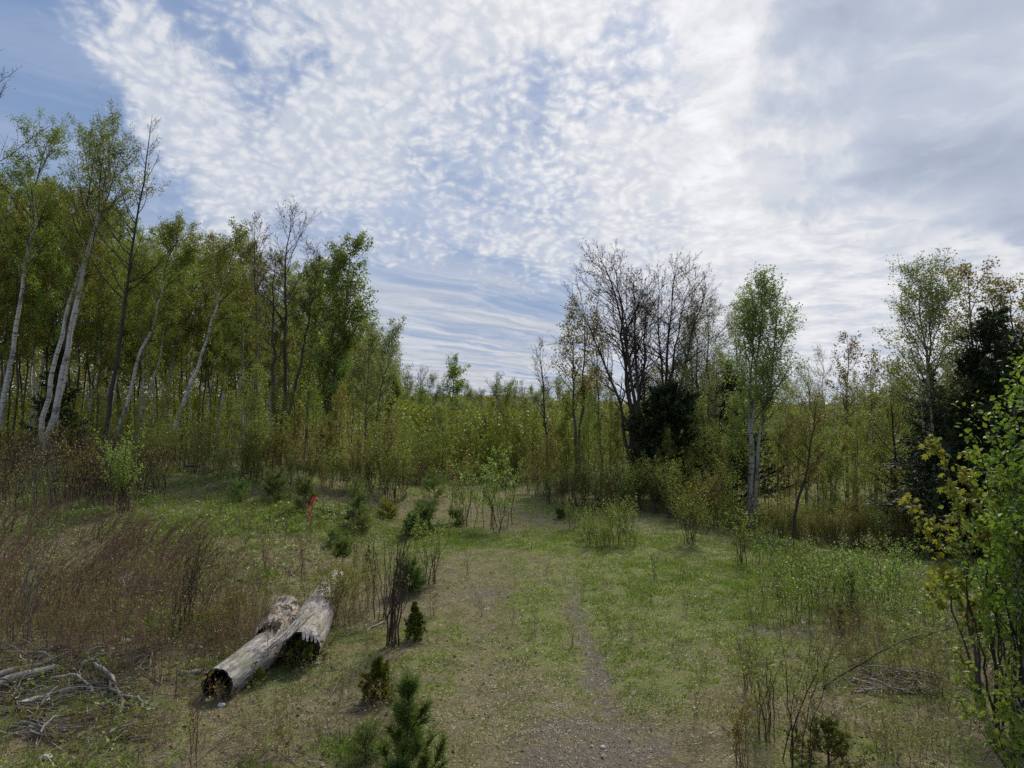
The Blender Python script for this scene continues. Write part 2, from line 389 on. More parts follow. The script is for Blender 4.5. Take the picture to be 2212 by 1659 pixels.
def leaves_on(g, r, P, R, N, kind, size, mat, droop=-.3, spread=.06, tipb=1.0):
    M = P.shape[0]
    if M == 0: return
    ln = np.linalg.norm(P[:, -1] - P[:, 0], axis=1); pr = ln / ln.sum()
    idx = r.choice(M, N, p=pr); f = r.random(N) ** (1 / tipb)
    p, T, _ = interp(P, R, idx, np.clip(f, 0, .9999))
    q = r.normal(size=(N, 3)); d = nrm(T * .5 + q * .6 + np.array([0, 0, droop]))
    n = nrm(r.normal(size=(N, 3)) * .8 + np.array([0, 0, 1.0]))
    place(g, r, kind, p + r.normal(size=(N, 3)) * spread, d, n, size * (.6 + .7 * r.random(N)), mat)

SH = {'oval': lambda s: np.sin(PI * (.12 + .80 * s)) ** .8, 'cone': lambda s: 1.05 - .95 * s, 'vase': lambda s: .55 + .5 * np.sin(PI * (.25 + .6 * s)),
      'col': lambda s: .6 + .5 * np.sin(PI * np.clip(s * 1.1, 0, 1)) - .25 * s, 'top': lambda s: .35 + .8 * np.sin(PI * (.05 + .85 * s)) ** 1.5}

def tree(r, H, r0, stems=((0, 0, 1),), cf=.4, n1=26, l1=.22, a1=(60, 35), up1=.25, n2=8, l2=.42, a2=(50, 35), up2=.15, n3=4, l3=.4, shape='oval',
         leaves=7000, ls=.065, leaf='rh', lm='leaf_birch', bm='bark_birch', tm='bark_twig', gn=.10, wob=.012, bow=1.25, droop=-.3, spread=.07, tiprad=.16, dead=0, n3K=4, mr=.004):
    """trunk mesh (stems and limbs) and crown mesh (twigs and leaves)"""
    K = 16; M = len(stems); tt = np.linspace(0, 1, K)
    P = np.zeros((M, K, 3)); R = np.zeros((M, K))
    for i, s in enumerate(stems):
        h = H * s[2]; w = np.cumsum(r.normal(size=(K, 2)) * wob * H, axis=0) * .5; w -= w[0]; w *= (1 - tt[:, None] * .0)
        w -= np.linspace(0, 1, K)[:, None] * w[-1]
        P[i, :, 0] = s[0] * tt ** bow + w[:, 0]; P[i, :, 1] = s[1] * tt ** bow + w[:, 1]; P[i, :, 2] = h * tt
        sr = r0 * (1 if M == 1 else (.85 if i == 0 else .6 + .25 * r.random()))
        R[i] = sr * ((1 - tt) ** .85 * (1 - tiprad) + tiprad * .35); R[i, 0] *= 1.25
        if M > 1: P[i, :, :2] += r.normal(size=2) * r0 * .8
    P[:, 0, 2] = -.35
    tk, cr = Geo(), Geo()
    tubes(tk, P, R, 9, bm)
    A, Ar = grow(r, P, R, n1, cf, .985, H * l1, a1, 7, up1, gn, .5, SH[shape])
    tubes(tk, A, Ar, 5, bm)
    if dead:
        D, Dr = grow(r, P, R, dead, .12, cf, H * l1 * .5, (80, 70), 5, -.05, gn, .22, None, .006); tubes(tk, D, Dr, 4, 'bark_twig')
    B, Br = grow(r, A, Ar, n2, .22, .98, l2, a2, 5, up2, gn * 1.3, .6, rel=True, minr=mr)
    B = np.concatenate([B]); tubes(cr, B, Br, 3, tm)
    if n3:
        D3, D3r = grow(r, B, Br, n3, .2, .98, l3, (50, 35), n3K, up2, gn * 1.5, .6, rel=True, minr=mr * .8)
        tubes(cr, D3, D3r, 3, tm)
    else: D3, D3r = B, Br
    if leaves:
        leaves_on(cr, r, D3, D3r, int(leaves * .75), leaf, ls, lm, droop, spread)
        leaves_on(cr, r, B, Br, int(leaves * .25), leaf, ls, lm, droop, spread)
    return tk, cr

def shrub(r, H, n=8, spread=.35, r0=.012, n1=7, l1=.35, n2=3, leaves=600, ls=.05, leaf='rh', lm='leaf_olive', bm='bark_twig', lean=(0, 0), up=.3, gn=.10, base=.10, a1=(35, 25), f0=.2, droop=-.1, bow=1.2):
    K = 9; tt = np.linspace(0, 1, K); P = np.zeros((n, K, 3)); R = np.zeros((n, K))
    for i in range(n):
        a = r.random() * 2 * PI; s = spread * H * (.2 + .9 * r.random()); h = H * (.6 + .45 * r.random()); w = np.cumsum(r.normal(size=(K, 2)) * .02 * H, axis=0)
        P[i, :, 0] = (math.cos(a) * s + lean[0] * H) * tt ** bow + w[:, 0]; P[i, :, 1] = (math.sin(a) * s + lean[1] * H) * tt ** bow + w[:, 1]; P[i, :, 2] = h * tt ** (.9 if lean == (0, 0) else .75)
        P[i, :, :2] += r.normal(size=2) * base * H * .6; P[i, 0, 2] = -.06
        R[i] = r0 * (.6 + .5 * r.random()) * (1 - .75 * tt)
    st, fo = Geo(), Geo()
    tubes(st, P, R, 5, bm)
    A, Ar = grow(r, P, R, n1, f0, .97, H * l1, a1, 5, up, gn, .6, None, .0016)
    tubes(st, A, Ar, 3, bm)
    if n2:
        B, Br = grow(r, A, Ar, n2, .2, .95, .5, (40, 30), 4, up, gn, .6, rel=True, minr=.0012); tubes(st, B, Br, 3, bm)
    else: B, Br = A, Ar
    if leaves:
        leaves_on(fo, r, B, Br, int(leaves * .7), leaf, ls, lm, droop, .015)
        leaves_on(fo, r, A, Ar, leaves - int(leaves * .7), leaf, ls, lm, droop, .015)
    return st, fo

def conifer(r, H, r0, wh=14, per=5, l1=.28, a1=(88, 55), up1=.1, f0=.06, n2=9, l2=.35, needles=9000, nl=.07, kind='needle', nm='needle_pine', bm='bark_twig', shape='cone', lean=(0, 0), fwd=.8, scat=.6, flat=False, n3=0):
    K = 12; tt = np.linspace(0, 1, K); P = np.zeros((1, K, 3)); P[0, :, 2] = H * tt; P[0, :, 0] = lean[0] * tt ** 1.4; P[0, :, 1] = lean[1] * tt ** 1.4; P[0, 0, 2] = -.1
    R = (r0 * (1 - .88 * tt))[None]
    tk, cr = Geo(), Geo(); tubes(tk, P, R, 8, bm)
    A, Ar = grow(r, P, R, wh * per, f0, .97, H * l1, a1, 6, up1, .06, .4, SH[shape], .0025, whorl=wh); tubes(tk, A, Ar, 4, bm)
    B, Br = grow(r, A, Ar, n2, .2, .97, l2, (50, 40), 4, up1, .08, .55, rel=True, minr=.0018); tubes(cr, B, Br, 3, bm)
    sets = [(B, Br, .6), (A, Ar, .33), (P, R, .07)]
    if n3:
        D, Dr = grow(r, B, Br, n3, .2, .97, .45, (50, 40), 3, up1, .08, .55, rel=True, minr=.0018); sets = [(D, Dr, .6), (B, Br, .3), (A, Ar, .1)]
    for Q, Qr, w in sets:
        N = int(needles * w); ln = np.linalg.norm(Q[:, -1] - Q[:, 0], axis=1); idx = r.choice(len(Q), N, p=ln / ln.sum())
        f = .999 * r.random(N) ** .75 if Q is not P else .7 + .299 * r.random(N)
        p, T, _ = interp(Q, Qr, idx, f); q = r.normal(size=(N, 3))
        if flat: q[:, 2] *= .25
        place(cr, r, kind, p, nrm(T * fwd + nrm(q) * scat), nrm(r.normal(size=(N, 3)) + (np.array([0, 0, 2.5]) if flat else 0)), nl * (.6 + .6 * r.random(N)), nm)
    return tk, cr

# ------------------------------------------------------------------ things
def link(o): C.objects.link(o); return o
def tag(o, label=None, cat=None, group=None, kind=None):
    if label: o['label'] = label
    if cat: o['category'] = cat
    if group: o['group'] = group
    if kind: o['kind'] = kind
    return o
LAST = [None]
def thing(name, label, cat, parts, loc, rotz=0, group=None, s=1.0):
    o = link(bpy.data.objects.new(name, None)); LAST[0] = o; o.empty_display_size = .2
    o.location = loc; o.rotation_euler = (0, 0, rotz); o.scale = (s, s, s); tag(o, label, cat, group)
    for pn, g in parts:
        if g and g.parts: c = link(bpy.data.objects.new(pn, g.mesh(pn))); c.parent = o
    return o
def dup(root, loc, rotz, s, label=None):
    r_ = root.copy(); link(r_); LAST[0] = r_; r_.location = loc; r_.rotation_euler = (0, 0, rotz); r_.scale = (s, s, s)
    if label: r_['label'] = label
    for ch in root.children:
        c = ch.copy(); link(c); c.parent = r_
    return r_
def stuff(name, g, label, cat): return tag(link(bpy.data.objects.new(name, g.mesh(name))), label, cat, kind='stuff')
def one(name, g, label, cat, group=None, loc=(0, 0, 0), rot=(0, 0, 0)):
    o = link(bpy.data.objects.new(name, g.mesh(name))); o.location = loc; o.rotation_euler = rot; return tag(o, label, cat, group)

# ------------------------------------------------------------------ ground
def build_ground():
    def axis(a, b, step, far, gf=1.13):
        v = list(np.arange(a, b, step)); s = step
        lo = [];  p = a
        while p > -far: s *= gf; p -= s; lo.append(p)
        s = step; p = v[-1]; hi = []
        while p < far: s *= gf; p += s; hi.append(p)
        return np.array(lo[::-1] + v + hi)
    xs = axis(-13, 13, .085, 2500); ys = axis(3.0, 24, .085, 2500)
    Xg, Yg = np.meshgrid(xs, ys); Z = Hh(Xg, Yg); far = ss(np.hypot(Xg, Yg), 420, 1500); Z = Z * (1 - far) + far * 6
    behind = ss(-Yg, -3, 5); Z = Z * (1 - behind)
    V = np.stack([Xg, Yg, Z], -1).reshape(-1, 3); nx, ny = len(xs), len(ys)
    i = np.arange(ny - 1)[:, None] * nx + np.arange(nx - 1)[None]
    Fc = np.stack([i, i + 1, i + nx + 1, i + nx], -1).reshape(-1, 4)
    m, t, out = newmat('ground')
    pos = t.n('ShaderNodeTexCoord').outputs['Object']
    gr = t.n('ShaderNodeAttribute', attribute_name='green').outputs['Fac']; gv = t.n('ShaderNodeAttribute', attribute_name='gravel').outputs['Fac']
    n1 = t.noise(pos, 55, 5, .7); n2 = t.noise(pos, 14, 4, .6); n3 = t.noise(pos, 160, 3, .7); n4 = t.noise(pos, 3, 3)
    v3 = t.n('ShaderNodeTexVoronoi', {'Vector': pos, 'Scale': 75.0}); peb = v3.outputs[0]
    pc = t.n('ShaderNodeSeparateColor', {0: v3.outputs[1]}).outputs[0]
    thatch = t.mix(t.rng(n1, .32, .66), (.070, .058, .030), (.30, .26, .14))
    thatch = t.mix(t.m('MULTIPLY', t.rng(n2, .4, .65), .6), thatch, (.14, .115, .06))
    green = t.mix(t.rng(n1, .35, .65), (.08, .10, .022), (.22, .26, .06))
    gravel = t.mix(t.rng(peb, .15, .7), t.mix(pc, (.15, .135, .11), (.38, .35, .30)), (.09, .07, .05))
    gravel = t.mix(t.m('MULTIPLY', t.rng(n2, .42, .62), .7), gravel, (.13, .11, .075))
    n5 = t.noise(pos, 7, 5, .7)
    col = t.mix(t.m('MULTIPLY', t.rng(t.m('ADD', gr, t.m('MULTIPLY', t.m('SUBTRACT', n5, .5), 2.2)), .35, .85), .85), thatch, green)
    col = t.mix(t.m('MULTIPLY', t.rng(n5, .56, .68), .65), col, (.05, .038, .024))
    col = t.mix(t.m('MULTIPLY', t.rng(n4, .45, .65), .35), col, (.06, .06, .022))
    col = t.mix(t.m('MULTIPLY', t.rng(t.m('ADD', gv, t.m('MULTIPLY', t.m('SUBTRACT', n2, .5), 1.1)), .25, .7), .85), col, gravel)
    hgt = t.m('ADD', t.m('MULTIPLY', n1, .8), t.m('MULTIPLY', peb, .4))
    b = t.n('ShaderNodeBump', {'Height': hgt, 'Strength': .9, 'Distance': .03})
    p = t.n('ShaderNodeBsdfPrincipled', {'Base Color': col, 'Roughness': .95, 'Specular IOR Level': .15, 'Normal': b.outputs[0]})
    t.nt.links.new(p.outputs[0], out.inputs[0])
    g = Geo().add(V, Fc, 'ground', 0); me = g.mesh('ground')
    gg, gr_ = cover(V[:, 0], V[:, 1])
    for nme, a in (('green', gg), ('gravel', gr_)):
        at = me.attributes.new(nme, 'FLOAT', 'POINT'); at.data.foreach_set('value', np.ascontiguousarray(a, dtype=np.float32))
    o = link(bpy.data.objects.new('ground', me)); o['kind'] = 'structure'
build_ground()

def pts(r, n, y0, y1, margin=3.2, p=1.0):
    """n ground points in the wedge the clearing fills, thinning with distance"""
    w = r.random(n); y = (y0 ** p + (y1 ** p - y0 ** p) * w) ** (1 / p)
    x = (r.random(n) * 2 - 1) * (y * .85 + margin); return x, y
def P3(x, y, dz=0): return np.stack([x, y, Hh(x, y) + dz], -1)
def build_cover():
    r = np.random.default_rng(5)
    up = np.array([0, 0, 1.])
    def bank(x): return ss(-x, 2.5, 4) + ss(x, 4.5, 6)
    # green blades
    g = Geo(); x, y = pts(r, 820000, 3.6, 30, p=1.1); gg, gv = cover(x, y)
    tuft = fbm(x * 7, y * 7, 77, 2); keep = r.random(len(x)) < np.clip(gg * 1.1 - .12, 0, 1) * ss(tuft, .36, .66); x, y, gg, tuft = x[keep], y[keep], gg[keep], tuft[keep]
    N = len(x); d = nrm(r.normal(size=(N, 3)) * .55 + up); sz = (.018 + .035 * r.random(N)) * (.6 + .9 * gg) * (1 + .6 * bank(x)) * (1 + .025 * y)
    bl = LEAF['needle']; LEAF['blade'] = (np.array([[-.07, 0, 0], [.07, 0, 0], [.05, .55, .05], [0, 1, .2], [-.05, .55, .05]]), [[0, 1, 2, 4], [4, 2, 3, 3]])
    LEAF['blade1'] = (np.array([[-.085, 0, 0], [.085, 0, 0], [0, 1, .1]]), [[0, 1, 2]])
    place(g, r, 'blade1', P3(x, y, -.003), d, r.normal(size=(N, 3)), sz, 'grass_green')
    stuff('grass', g, 'short patchy green grass growing over the clearing', 'grass')
    # lush tussocks
    g = Geo(); zones = [(3.5, 5.15, .7, .45), (4.5, 4.7, .5, .4), (3.4, 11.6, 1.7, 2.0), (-6.2, 15.6, 2.0, 1.8), (-1.45, 6.1, .18, .15), (-4.5, 9.1, .6, .4), (-2.1, 5.6, .15, .1), (6.2, 12.8, 1.5, 2.0), (.2, 15.5, 4, 1.0), (-7.5, 19, 2, .8)]
    for cx, cy, rx, ry in zones:
        nt = int(34 * (rx * ry) ** .5 / .5); a = r.random(nt) * 2 * PI; q = np.sqrt(r.random(nt)); tx, ty = cx + rx * q * np.cos(a), cy + ry * q * np.sin(a); m = 60
        ox, oy = r.normal(size=(nt, m)) * .10, r.normal(size=(nt, m)) * .10; xx, yy = (tx[:, None] + ox).ravel(), (ty[:, None] + oy).ravel()
        d = nrm(np.stack([ox.ravel() * 3, oy.ravel() * 3, np.full(nt * m, 1.0)], -1) + r.normal(size=(nt * m, 3)) * .25)
        place(g, r, 'blade', P3(xx, yy, -.005), d, r.normal(size=(nt * m, 3)), (.03 + .055 * r.random(nt * m)), 'grass_lush')
    stuff('tussock_grass', g, 'bright green tufts of longer grass in patches', 'grass')
    # dry thatch
    g = Geo(); x, y = pts(r, 420000, 3.6, 28, p=1.1); gg, gv = cover(x, y); keep = r.random(len(x)) < np.clip(.9 - .55 * gv - .25 * gg, .15, 1) * ss(fbm(x * 5, y * 5, 91, 2), .25, .65); x, y = x[keep], y[keep]; N = len(x)
    d = r.normal(size=(N, 3)); d[:, 2] = np.abs(d[:, 2]) * (.16 + .22 * bank(x)); sz = (.03 + .07 * r.random(N) ** 2) * (1 + .9 * bank(x)) * (1 + .02 * y)
    LEAF['straw'] = (np.array([[-.035, 0, 0], [.035, 0, 0], [.02, 1, 0]]), [[0, 1, 2]])
    place(g, r, 'straw', P3(x, y, .004), d, nrm(r.normal(size=(N, 3)) + up), sz, 'grass_dry')
    stuff('dry_grass', g, 'flattened tan dead grass matted between the green', 'dry grass')
    # fine dead stems and twigs over the rough ground
    g = Geo(); n = 9000; y = 3.8 + 15 * r.random(n) ** 1.3; sd_ = r.random(n); x = np.where(sd_ < .6, -1.2 - (y * .78) * r.random(n), 2.6 + (y * .7) * r.random(n)); K = 4
    a = r.normal(.1, 1.0, n); ln = .08 + .30 * r.random(n) ** 1.5; tt = np.linspace(0, 1, K); rise = np.abs(r.normal(size=n)) * .22
    P = np.zeros((n, K, 3)); P[..., 0] = x[:, None] + np.cos(a)[:, None] * ln[:, None] * tt + np.cumsum(r.normal(size=(n, K)) * .008, 1); P[..., 1] = y[:, None] + np.sin(a)[:, None] * ln[:, None] * tt + np.cumsum(r.normal(size=(n, K)) * .008, 1)
    P[..., 2] = Hh(P[..., 0], P[..., 1]) + .006 + (ln * rise)[:, None] * tt; R = (.0012 + .003 * r.random(n) ** 3)[:, None] * (1 + .05 * y)[:, None] * np.linspace(1, .5, K)
    for q, m in enumerate(('bark_pale_twig', 'bark_red', 'bark_bleached', 'bark_twig')): tubes(g, P[q::4], R[q::4], 3, m)
    stuff('twig_litter', g, 'fine dead stems and twigs littering the rough banks', 'twigs')
    # small broad-leaved herbs
    g = Geo(); x, y = pts(r, 250000, 3.6, 26, p=1.1); gg, gv = cover(x, y); n = fbm(x * 2.2, y * 2.2, 55, 3); keep = r.random(len(x)) < ss(n, .42, .68) * np.clip(.45 + gg - gv, 0, 1); x, y = x[keep], y[keep]; N = len(x)
    sz = (.010 + .016 * r.random(N)) * (1 + 1.0 * bank(x)) * (1 + .03 * y); d = r.normal(size=(N, 3)); d[:, 2] = .35
    place(g, r, 'rh', P3(x, y, .01) + up * (r.random(N) * (.02 + .10 * bank(x)))[:, None], d, nrm(r.normal(size=(N, 3)) * .6 + up), sz, 'herb')
    stuff('low_herbs', g, 'tiny leafy weeds carpeting the clearing floor', 'weeds')
    # dead leaves
    g = Geo(); x, y = pts(r, 60000, 3.6, 26, p=1.15); n = fbm(x * 1.1, y * 1.1, 66, 3); keep = r.random(len(x)) < np.clip(.12 + .9 * bank(x) + .5 * gs(x, y, -1.5, 7, 1.2, 3), 0, 1) * ss(n, .3, .7); x, y = x[keep], y[keep]; N = len(x)
    place(g, r, 'oval', P3(x, y, .012), r.normal(size=(N, 3)) * np.array([1, 1, .35]), nrm(r.normal(size=(N, 3)) * .8 + up), .018 + .035 * r.random(N), 'dead_leaf')
    stuff('leaf_litter', g, 'curled brown dead leaves scattered over the banks', 'leaf litter')
    # white flowers
    g = Geo(); zc = [(.35, 7.2, .75, 1.5, 900), (1.6, 10.0, 1.0, 2.4, 1100), (3.3, 11.5, 1.6, 2.0, 800), (-.3, 6.2, .8, 1.4, 260), (2.2, 7.0, 1.6, 2, 260)]
    for cx, cy, rx, ry, n in zc:
        x, y = cx + r.normal(size=n) * rx * .7, cy + r.normal(size=n) * ry * .7
        for k in range(2): place(g, r, 'rh', P3(x, y, .028) + r.normal(size=(n, 3)) * .003, r.normal(size=(n, 3)) * np.array([1, 1, .3]), nrm(r.normal(size=(n, 3)) * .5 + up), .007 + .006 * r.random(n), 'petal')
    stuff('tiny_wildflowers', g, 'pinprick white flowers dotted through the grass of the track', 'wildflowers')
    # gravel
    m, t, out = newmat('stone'); rr_ = t.n('ShaderNodeAttribute', attribute_name='rnd').outputs['Fac']
    p = t.n('ShaderNodeBsdfPrincipled', {'Base Color': t.mix(rr_, (.08, .066, .05), (.36, .325, .265)), 'Roughness': .85}); t.nt.links.new(p.outputs[0], out.inputs[0])
    g = Geo(); x, y = pts(r, 300000, 3.6, 17, p=1.1); gg, gv = cover(x, y); keep = r.random(len(x)) < ss(gv, .18, .7) * .5 * (np.abs(x) < 5); x, y = x[keep], y[keep]; N = len(x)
    O = np.array([[1, 0, 0], [0, 1, 0], [-1, 0, 0], [0, -1, 0], [0, 0, .6], [0, 0, -.6]]); OF = np.array([[0, 1, 4], [1, 2, 4], [2, 3, 4], [3, 0, 4], [1, 0, 5], [2, 1, 5], [3, 2, 5], [0, 3, 5]])
    s = (.004 + .010 * r.random(N) ** 2.5); a = r.random(N) * 6.3; sc_ = s[:, None, None] * (.6 + .8 * r.random((N, 6, 1)))
    V = O[None] * sc_; V = np.stack([V[..., 0] * np.cos(a)[:, None] - V[..., 1] * np.sin(a)[:, None], V[..., 0] * np.sin(a)[:, None] + V[..., 1] * np.cos(a)[:, None], V[..., 2]], -1) + P3(x, y, .002)[:, None]
    g.add(V.reshape(-1, 3), (OF[None] + (np.arange(N) * 6)[:, None, None]).reshape(-1, 3), 'stone', np.repeat(r.random(N) ** 1.6, 6), False)
    stuff('gravel', g, 'loose grey gravel showing through the track', 'gravel')
build_cover()

ORD = ['', 'second', 'third', 'fourth', 'fifth', 'sixth', 'seventh', 'eighth', 'ninth', 'tenth', 'eleventh', 'twelfth', 'thirteenth', 'fourteenth', 'fifteenth', 'sixteenth', 'seventeenth', 'eighteenth'] + ['nineteenth', 'twentieth'] + [f'twenty-{q}' for q in 'first second third fourth fifth sixth seventh eighth ninth'.split()]
def relabel(items, marks):
    """items: (root, u, description); marks: (first u, place words). Each copy is told from its like by its place"""
    bins = {}
    for root, u, ds in items:
        w = [m for m in marks if m[0] <= u]; bins.setdefault(((w[-1] if w else marks[0])[1], ds), []).append((u, root))
    for (pl, ds), v in bins.items():
        v.sort(key=lambda q: q[0])
        for i, (u, root) in enumerate(v):
            root['label'] = f'{ds} {pl}' if len(v) == 1 else f'{ds} {pl}, ' + ('leftmost' if i == 0 else 'rightmost' if i == len(v) - 1 else (ORD[i] if i < len(ORD) else 'further') + ' from the left')
U_ = lambda x, y: CX + F * x / y
LEFT_MARKS = [(-9999, 'at the left border'), (60, 'by the forked white birch'), (180, 'by the tall bare tree'), (290, 'by the crooked pale birch'), (370, 'by the middle leaning birch'), (470, 'by the narrow bare tree'), (575, 'by the dark twiggy bare tree'), (660, 'by the tall leafy aspen'), (770, 'by the corner birch')]
MID_MARKS = [(-9999, 'by the small grey bare tree'), (935, 'by the lone leafy tree'), (1020, 'by the two topped bare tree'), (1120, 'by the thin upright bare tree'), (1215, 'by the sparse twin maple')]
RIGHT_MARKS = [(-9999, 'by the sparse twin maple'), (1310, 'by the biggest bare tree'), (1400, 'by the dark soft pine'), (1500, 'by the dark pointed spruce'), (1600, 'by the bright aspen'), (1690, 'by the slim leaning tree'), (1790, 'by the skyline maple'), (1880, 'by the level limbed alder'), (1980, 'by the pale stemmed aspen'), (2070, 'by the big hemlock'), (2200, 'at the right border')]
# ------------------------------------------------------------------ woods
def spot(u, v=None, d=None):
    if d is None: return G(u, v)
    x = X(u, d); return x, d, float(Hh(x, d))
def feature(name, label, cat, u, ut, vt, d, seed, mk='tree', group=None, lean_y=0.0, **kw):
    """a tree of its own: rooted at distance d below u, its top reaching (ut, vt)"""
    r = np.random.default_rng(seed); x, y, z = spot(u, d=d); H = Zt(vt, d) - z; lx = X(ut, d) - x
    if mk == 'tree':
        st = kw.pop('stems', [(0, 0, 1)]); st = [(a + lx * h, b + lean_y, h) for a, b, h in st]
        parts = tree(r, H, stems=st, **kw)
    else: parts = conifer(r, H, lean=(lx, 0), **kw)
    return thing(name, label, cat, [('trunk', parts[0]), ('crown', parts[1])], (x, y, z), 0, group)

BI = dict(bm='bark_birch', tm='bark_twig', lm='leaf_birch')
def build_left_trees():
    f = feature
    f('birch_tree', 'slim white birch at the very edge of the left wood, leaning right', 'tree', -8, 92, 300, 28, 1, r0=0.133, cf=.5, n1=34, l1=.17, a1=(50, 32), leaves=13750, shape='top', **BI)
    f('birch_tree', 'brightest white birch of the left wood, forked low into two leaning stems', 'tree', 95, 245, 275, 27, 2, r0=0.164, stems=[(-.3, 0, 1), (.35, .3, .94)], cf=.48, n1=22, l1=.15, a1=(45, 30), leaves=13750, shape='top', **BI)
    f('birch_tree', 'thin pale birch stem just right of the forked white birch', 'tree', 120, 232, 430, 28.5, 3, r0=0.078, cf=.5, n1=20, l1=.14, leaves=5625, bm='bark_birch', lm='leaf_olive')
    f('poplar_tree', 'tall dark stemmed poplar leaning between the two white birches', 'tree', 105, 200, 300, 29, 4, r0=0.133, cf=.55, n1=26, l1=.17, a1=(48, 32), leaves=8750, lm='leaf_birch', bm='bark_dark', shape='top')
    f('bare_tree', 'tallest leafless tree of the left wood, long limbs sweeping up on its right', 'tree', 225, 318, 248, 27, 5, r0=0.105, cf=.45, n1=30, l1=.25, a1=(75, 38), up1=.5, n2=6, l2=.36, n3=3, wob=.006, gn=.07, leaves=350, ls=.05, lm='bud_red', bm='bark_dark', shape='cone', dead=5, mr=.0075)
    f('birch_tree', 'pale birch with a sweeping crooked stem right of the tall bare tree', 'tree', 250, 388, 490, 28, 6, r0=0.101, cf=.5, n1=34, l1=.20, leaves=15000, lm='leaf_birch', bm='bark_birch', tm='bark_twig', wob=.016)
    f('birch_tree', 'thin white birch leaning right behind the crooked pale birch', 'tree', 290, 392, 560, 31, 7, r0=0.078, cf=.6, n1=20, l1=.15, leaves=5625, **BI)
    f('birch_tree', 'leaning white birch in the middle of the left wood, base near the brush heap', 'tree', 380, 508, 492, 26.5, 8, r0=0.101, cf=.5, n1=26, l1=.16, leaves=6875, lm='leaf_olive', bm='bark_birch', wob=.014)
    f('bare_tree', 'thin leafless tree with upswept twigs beside the round topped bare tree', 'tree', 560, 545, 470, 28, 9, r0=0.078, cf=.5, n1=26, l1=.14, a1=(40, 22), n3=3, leaves=400, lm='bud_red', bm='bark_grey', mr=.0075)
    f('bare_tree', 'dark leafless tree with a spreading twiggy top above the left wood edge', 'tree', 605, 622, 462, 25, 10, r0=0.117, stems=[(0, 0, 1), (1.15, .2, .86), (-.5, .3, .82)], cf=.5, n1=20, l1=.17, a1=(55, 45), n2=9, n3=4, leaves=450, lm='bud_red', bm='bark_dark', shape='top', dead=4, wob=.016, mr=.0075)
    f('aspen_tree', 'tall leafy aspen closing the right end of the left wood', 'tree', 690, 765, 522, 25, 11, r0=0.101, stems=[(0, 0, 1), (-.55, .4, .93)], cf=.26, n1=30, l1=.20, a1=(52, 30), leaves=16875, ls=.085, lm='leaf_aspen', bm='bark_grey', shape='oval', n3=3)
    f('aspen_tree', 'narrow leafy aspen beside the tall one, just inside the wood', 'tree', 655, 688, 560, 27, 12, r0=0.078, cf=.3, n1=26, l1=.15, leaves=8125, ls=.075, lm='leaf_birch', bm='bark_grey')
    f('birch_tree', 'lower light green birch at the outer corner of the left wood', 'tree', 800, 852, 705, 28, 13, r0=0.062, stems=[(0, 0, 1), (-.9, 0, .98)], cf=.28, n1=24, l1=.24, leaves=10625, ls=.065, lm='leaf_pale', bm='bark_grey')
    f('birch_tree', 'young white stemmed birch low at the end of the left wood', 'tree', 720, 745, 700, 25.5, 14, r0=0.047, cf=.3, n1=22, l1=.18, leaves=4750, lm='leaf_aspen', bm='bark_birch', tm='bark_twig')
    f('oak_tree', 'bare branch tip of a tree mostly outside the picture, high at the left border', 'tree', -120, -90, 170, 22, 15, r0=0.125, cf=.6, n1=16, l1=.22, leaves=200, lm='bud_red', bm='bark_dark', mr=.0075)
    f('spruce_tree', 'dark spruce half hidden in the shade between the left birches', 'tree', 128, 122, 740, 29, 16, mk='con', r0=0.062, l1=.26, needles=16000, nl=.14, kind='spray', nm='needle_dark', wh=18, per=6, flat=True)
    f('spruce_tree', 'small dark spruce in shade near the bottom of the leafy aspen', 'tree', 716, 716, 905, 25.5, 17, mk='con', r0=0.031, l1=.26, needles=6000, nl=.10, kind='spray', nm='needle_dark', wh=12, per=5, flat=True)
    for k, (u, ut, vt, d, w) in enumerate([(180, 300, 560, 33, .10), (345, 420, 600, 32, .09), (470, 520, 640, 31, .07), (505, 545, 610, 33, .07), (430, 458, 690, 34, .07), (55, 160, 420, 34, .11), (215, 262, 700, 35, .08), (586, 606, 700, 30, .06), (840, 850, 800, 33, .05)]):
        f('birch_tree', ['pale birch stem deep in the left wood, above the forked birch', 'pale birch stem between the two leaning birches of the left wood', 'short thin birch left of the narrow bare tree', 'slender upright birch just left of the dark twiggy bare tree',
                         'hair thin white stem in the middle of the left wood', 'grey white birch behind the poplar near the left border', 'dim white stem behind the tall leafless tree', 'thin white stem right behind the dark bare tree', 'pale little birch behind the light green corner birch'][k],
          'tree', u, ut, vt, d, 40 + k, r0=w, cf=.5, n1=18, l1=.14, leaves=5250, lm=['leaf_birch', 'leaf_olive'][k % 2], bm='bark_birch', n3=3)
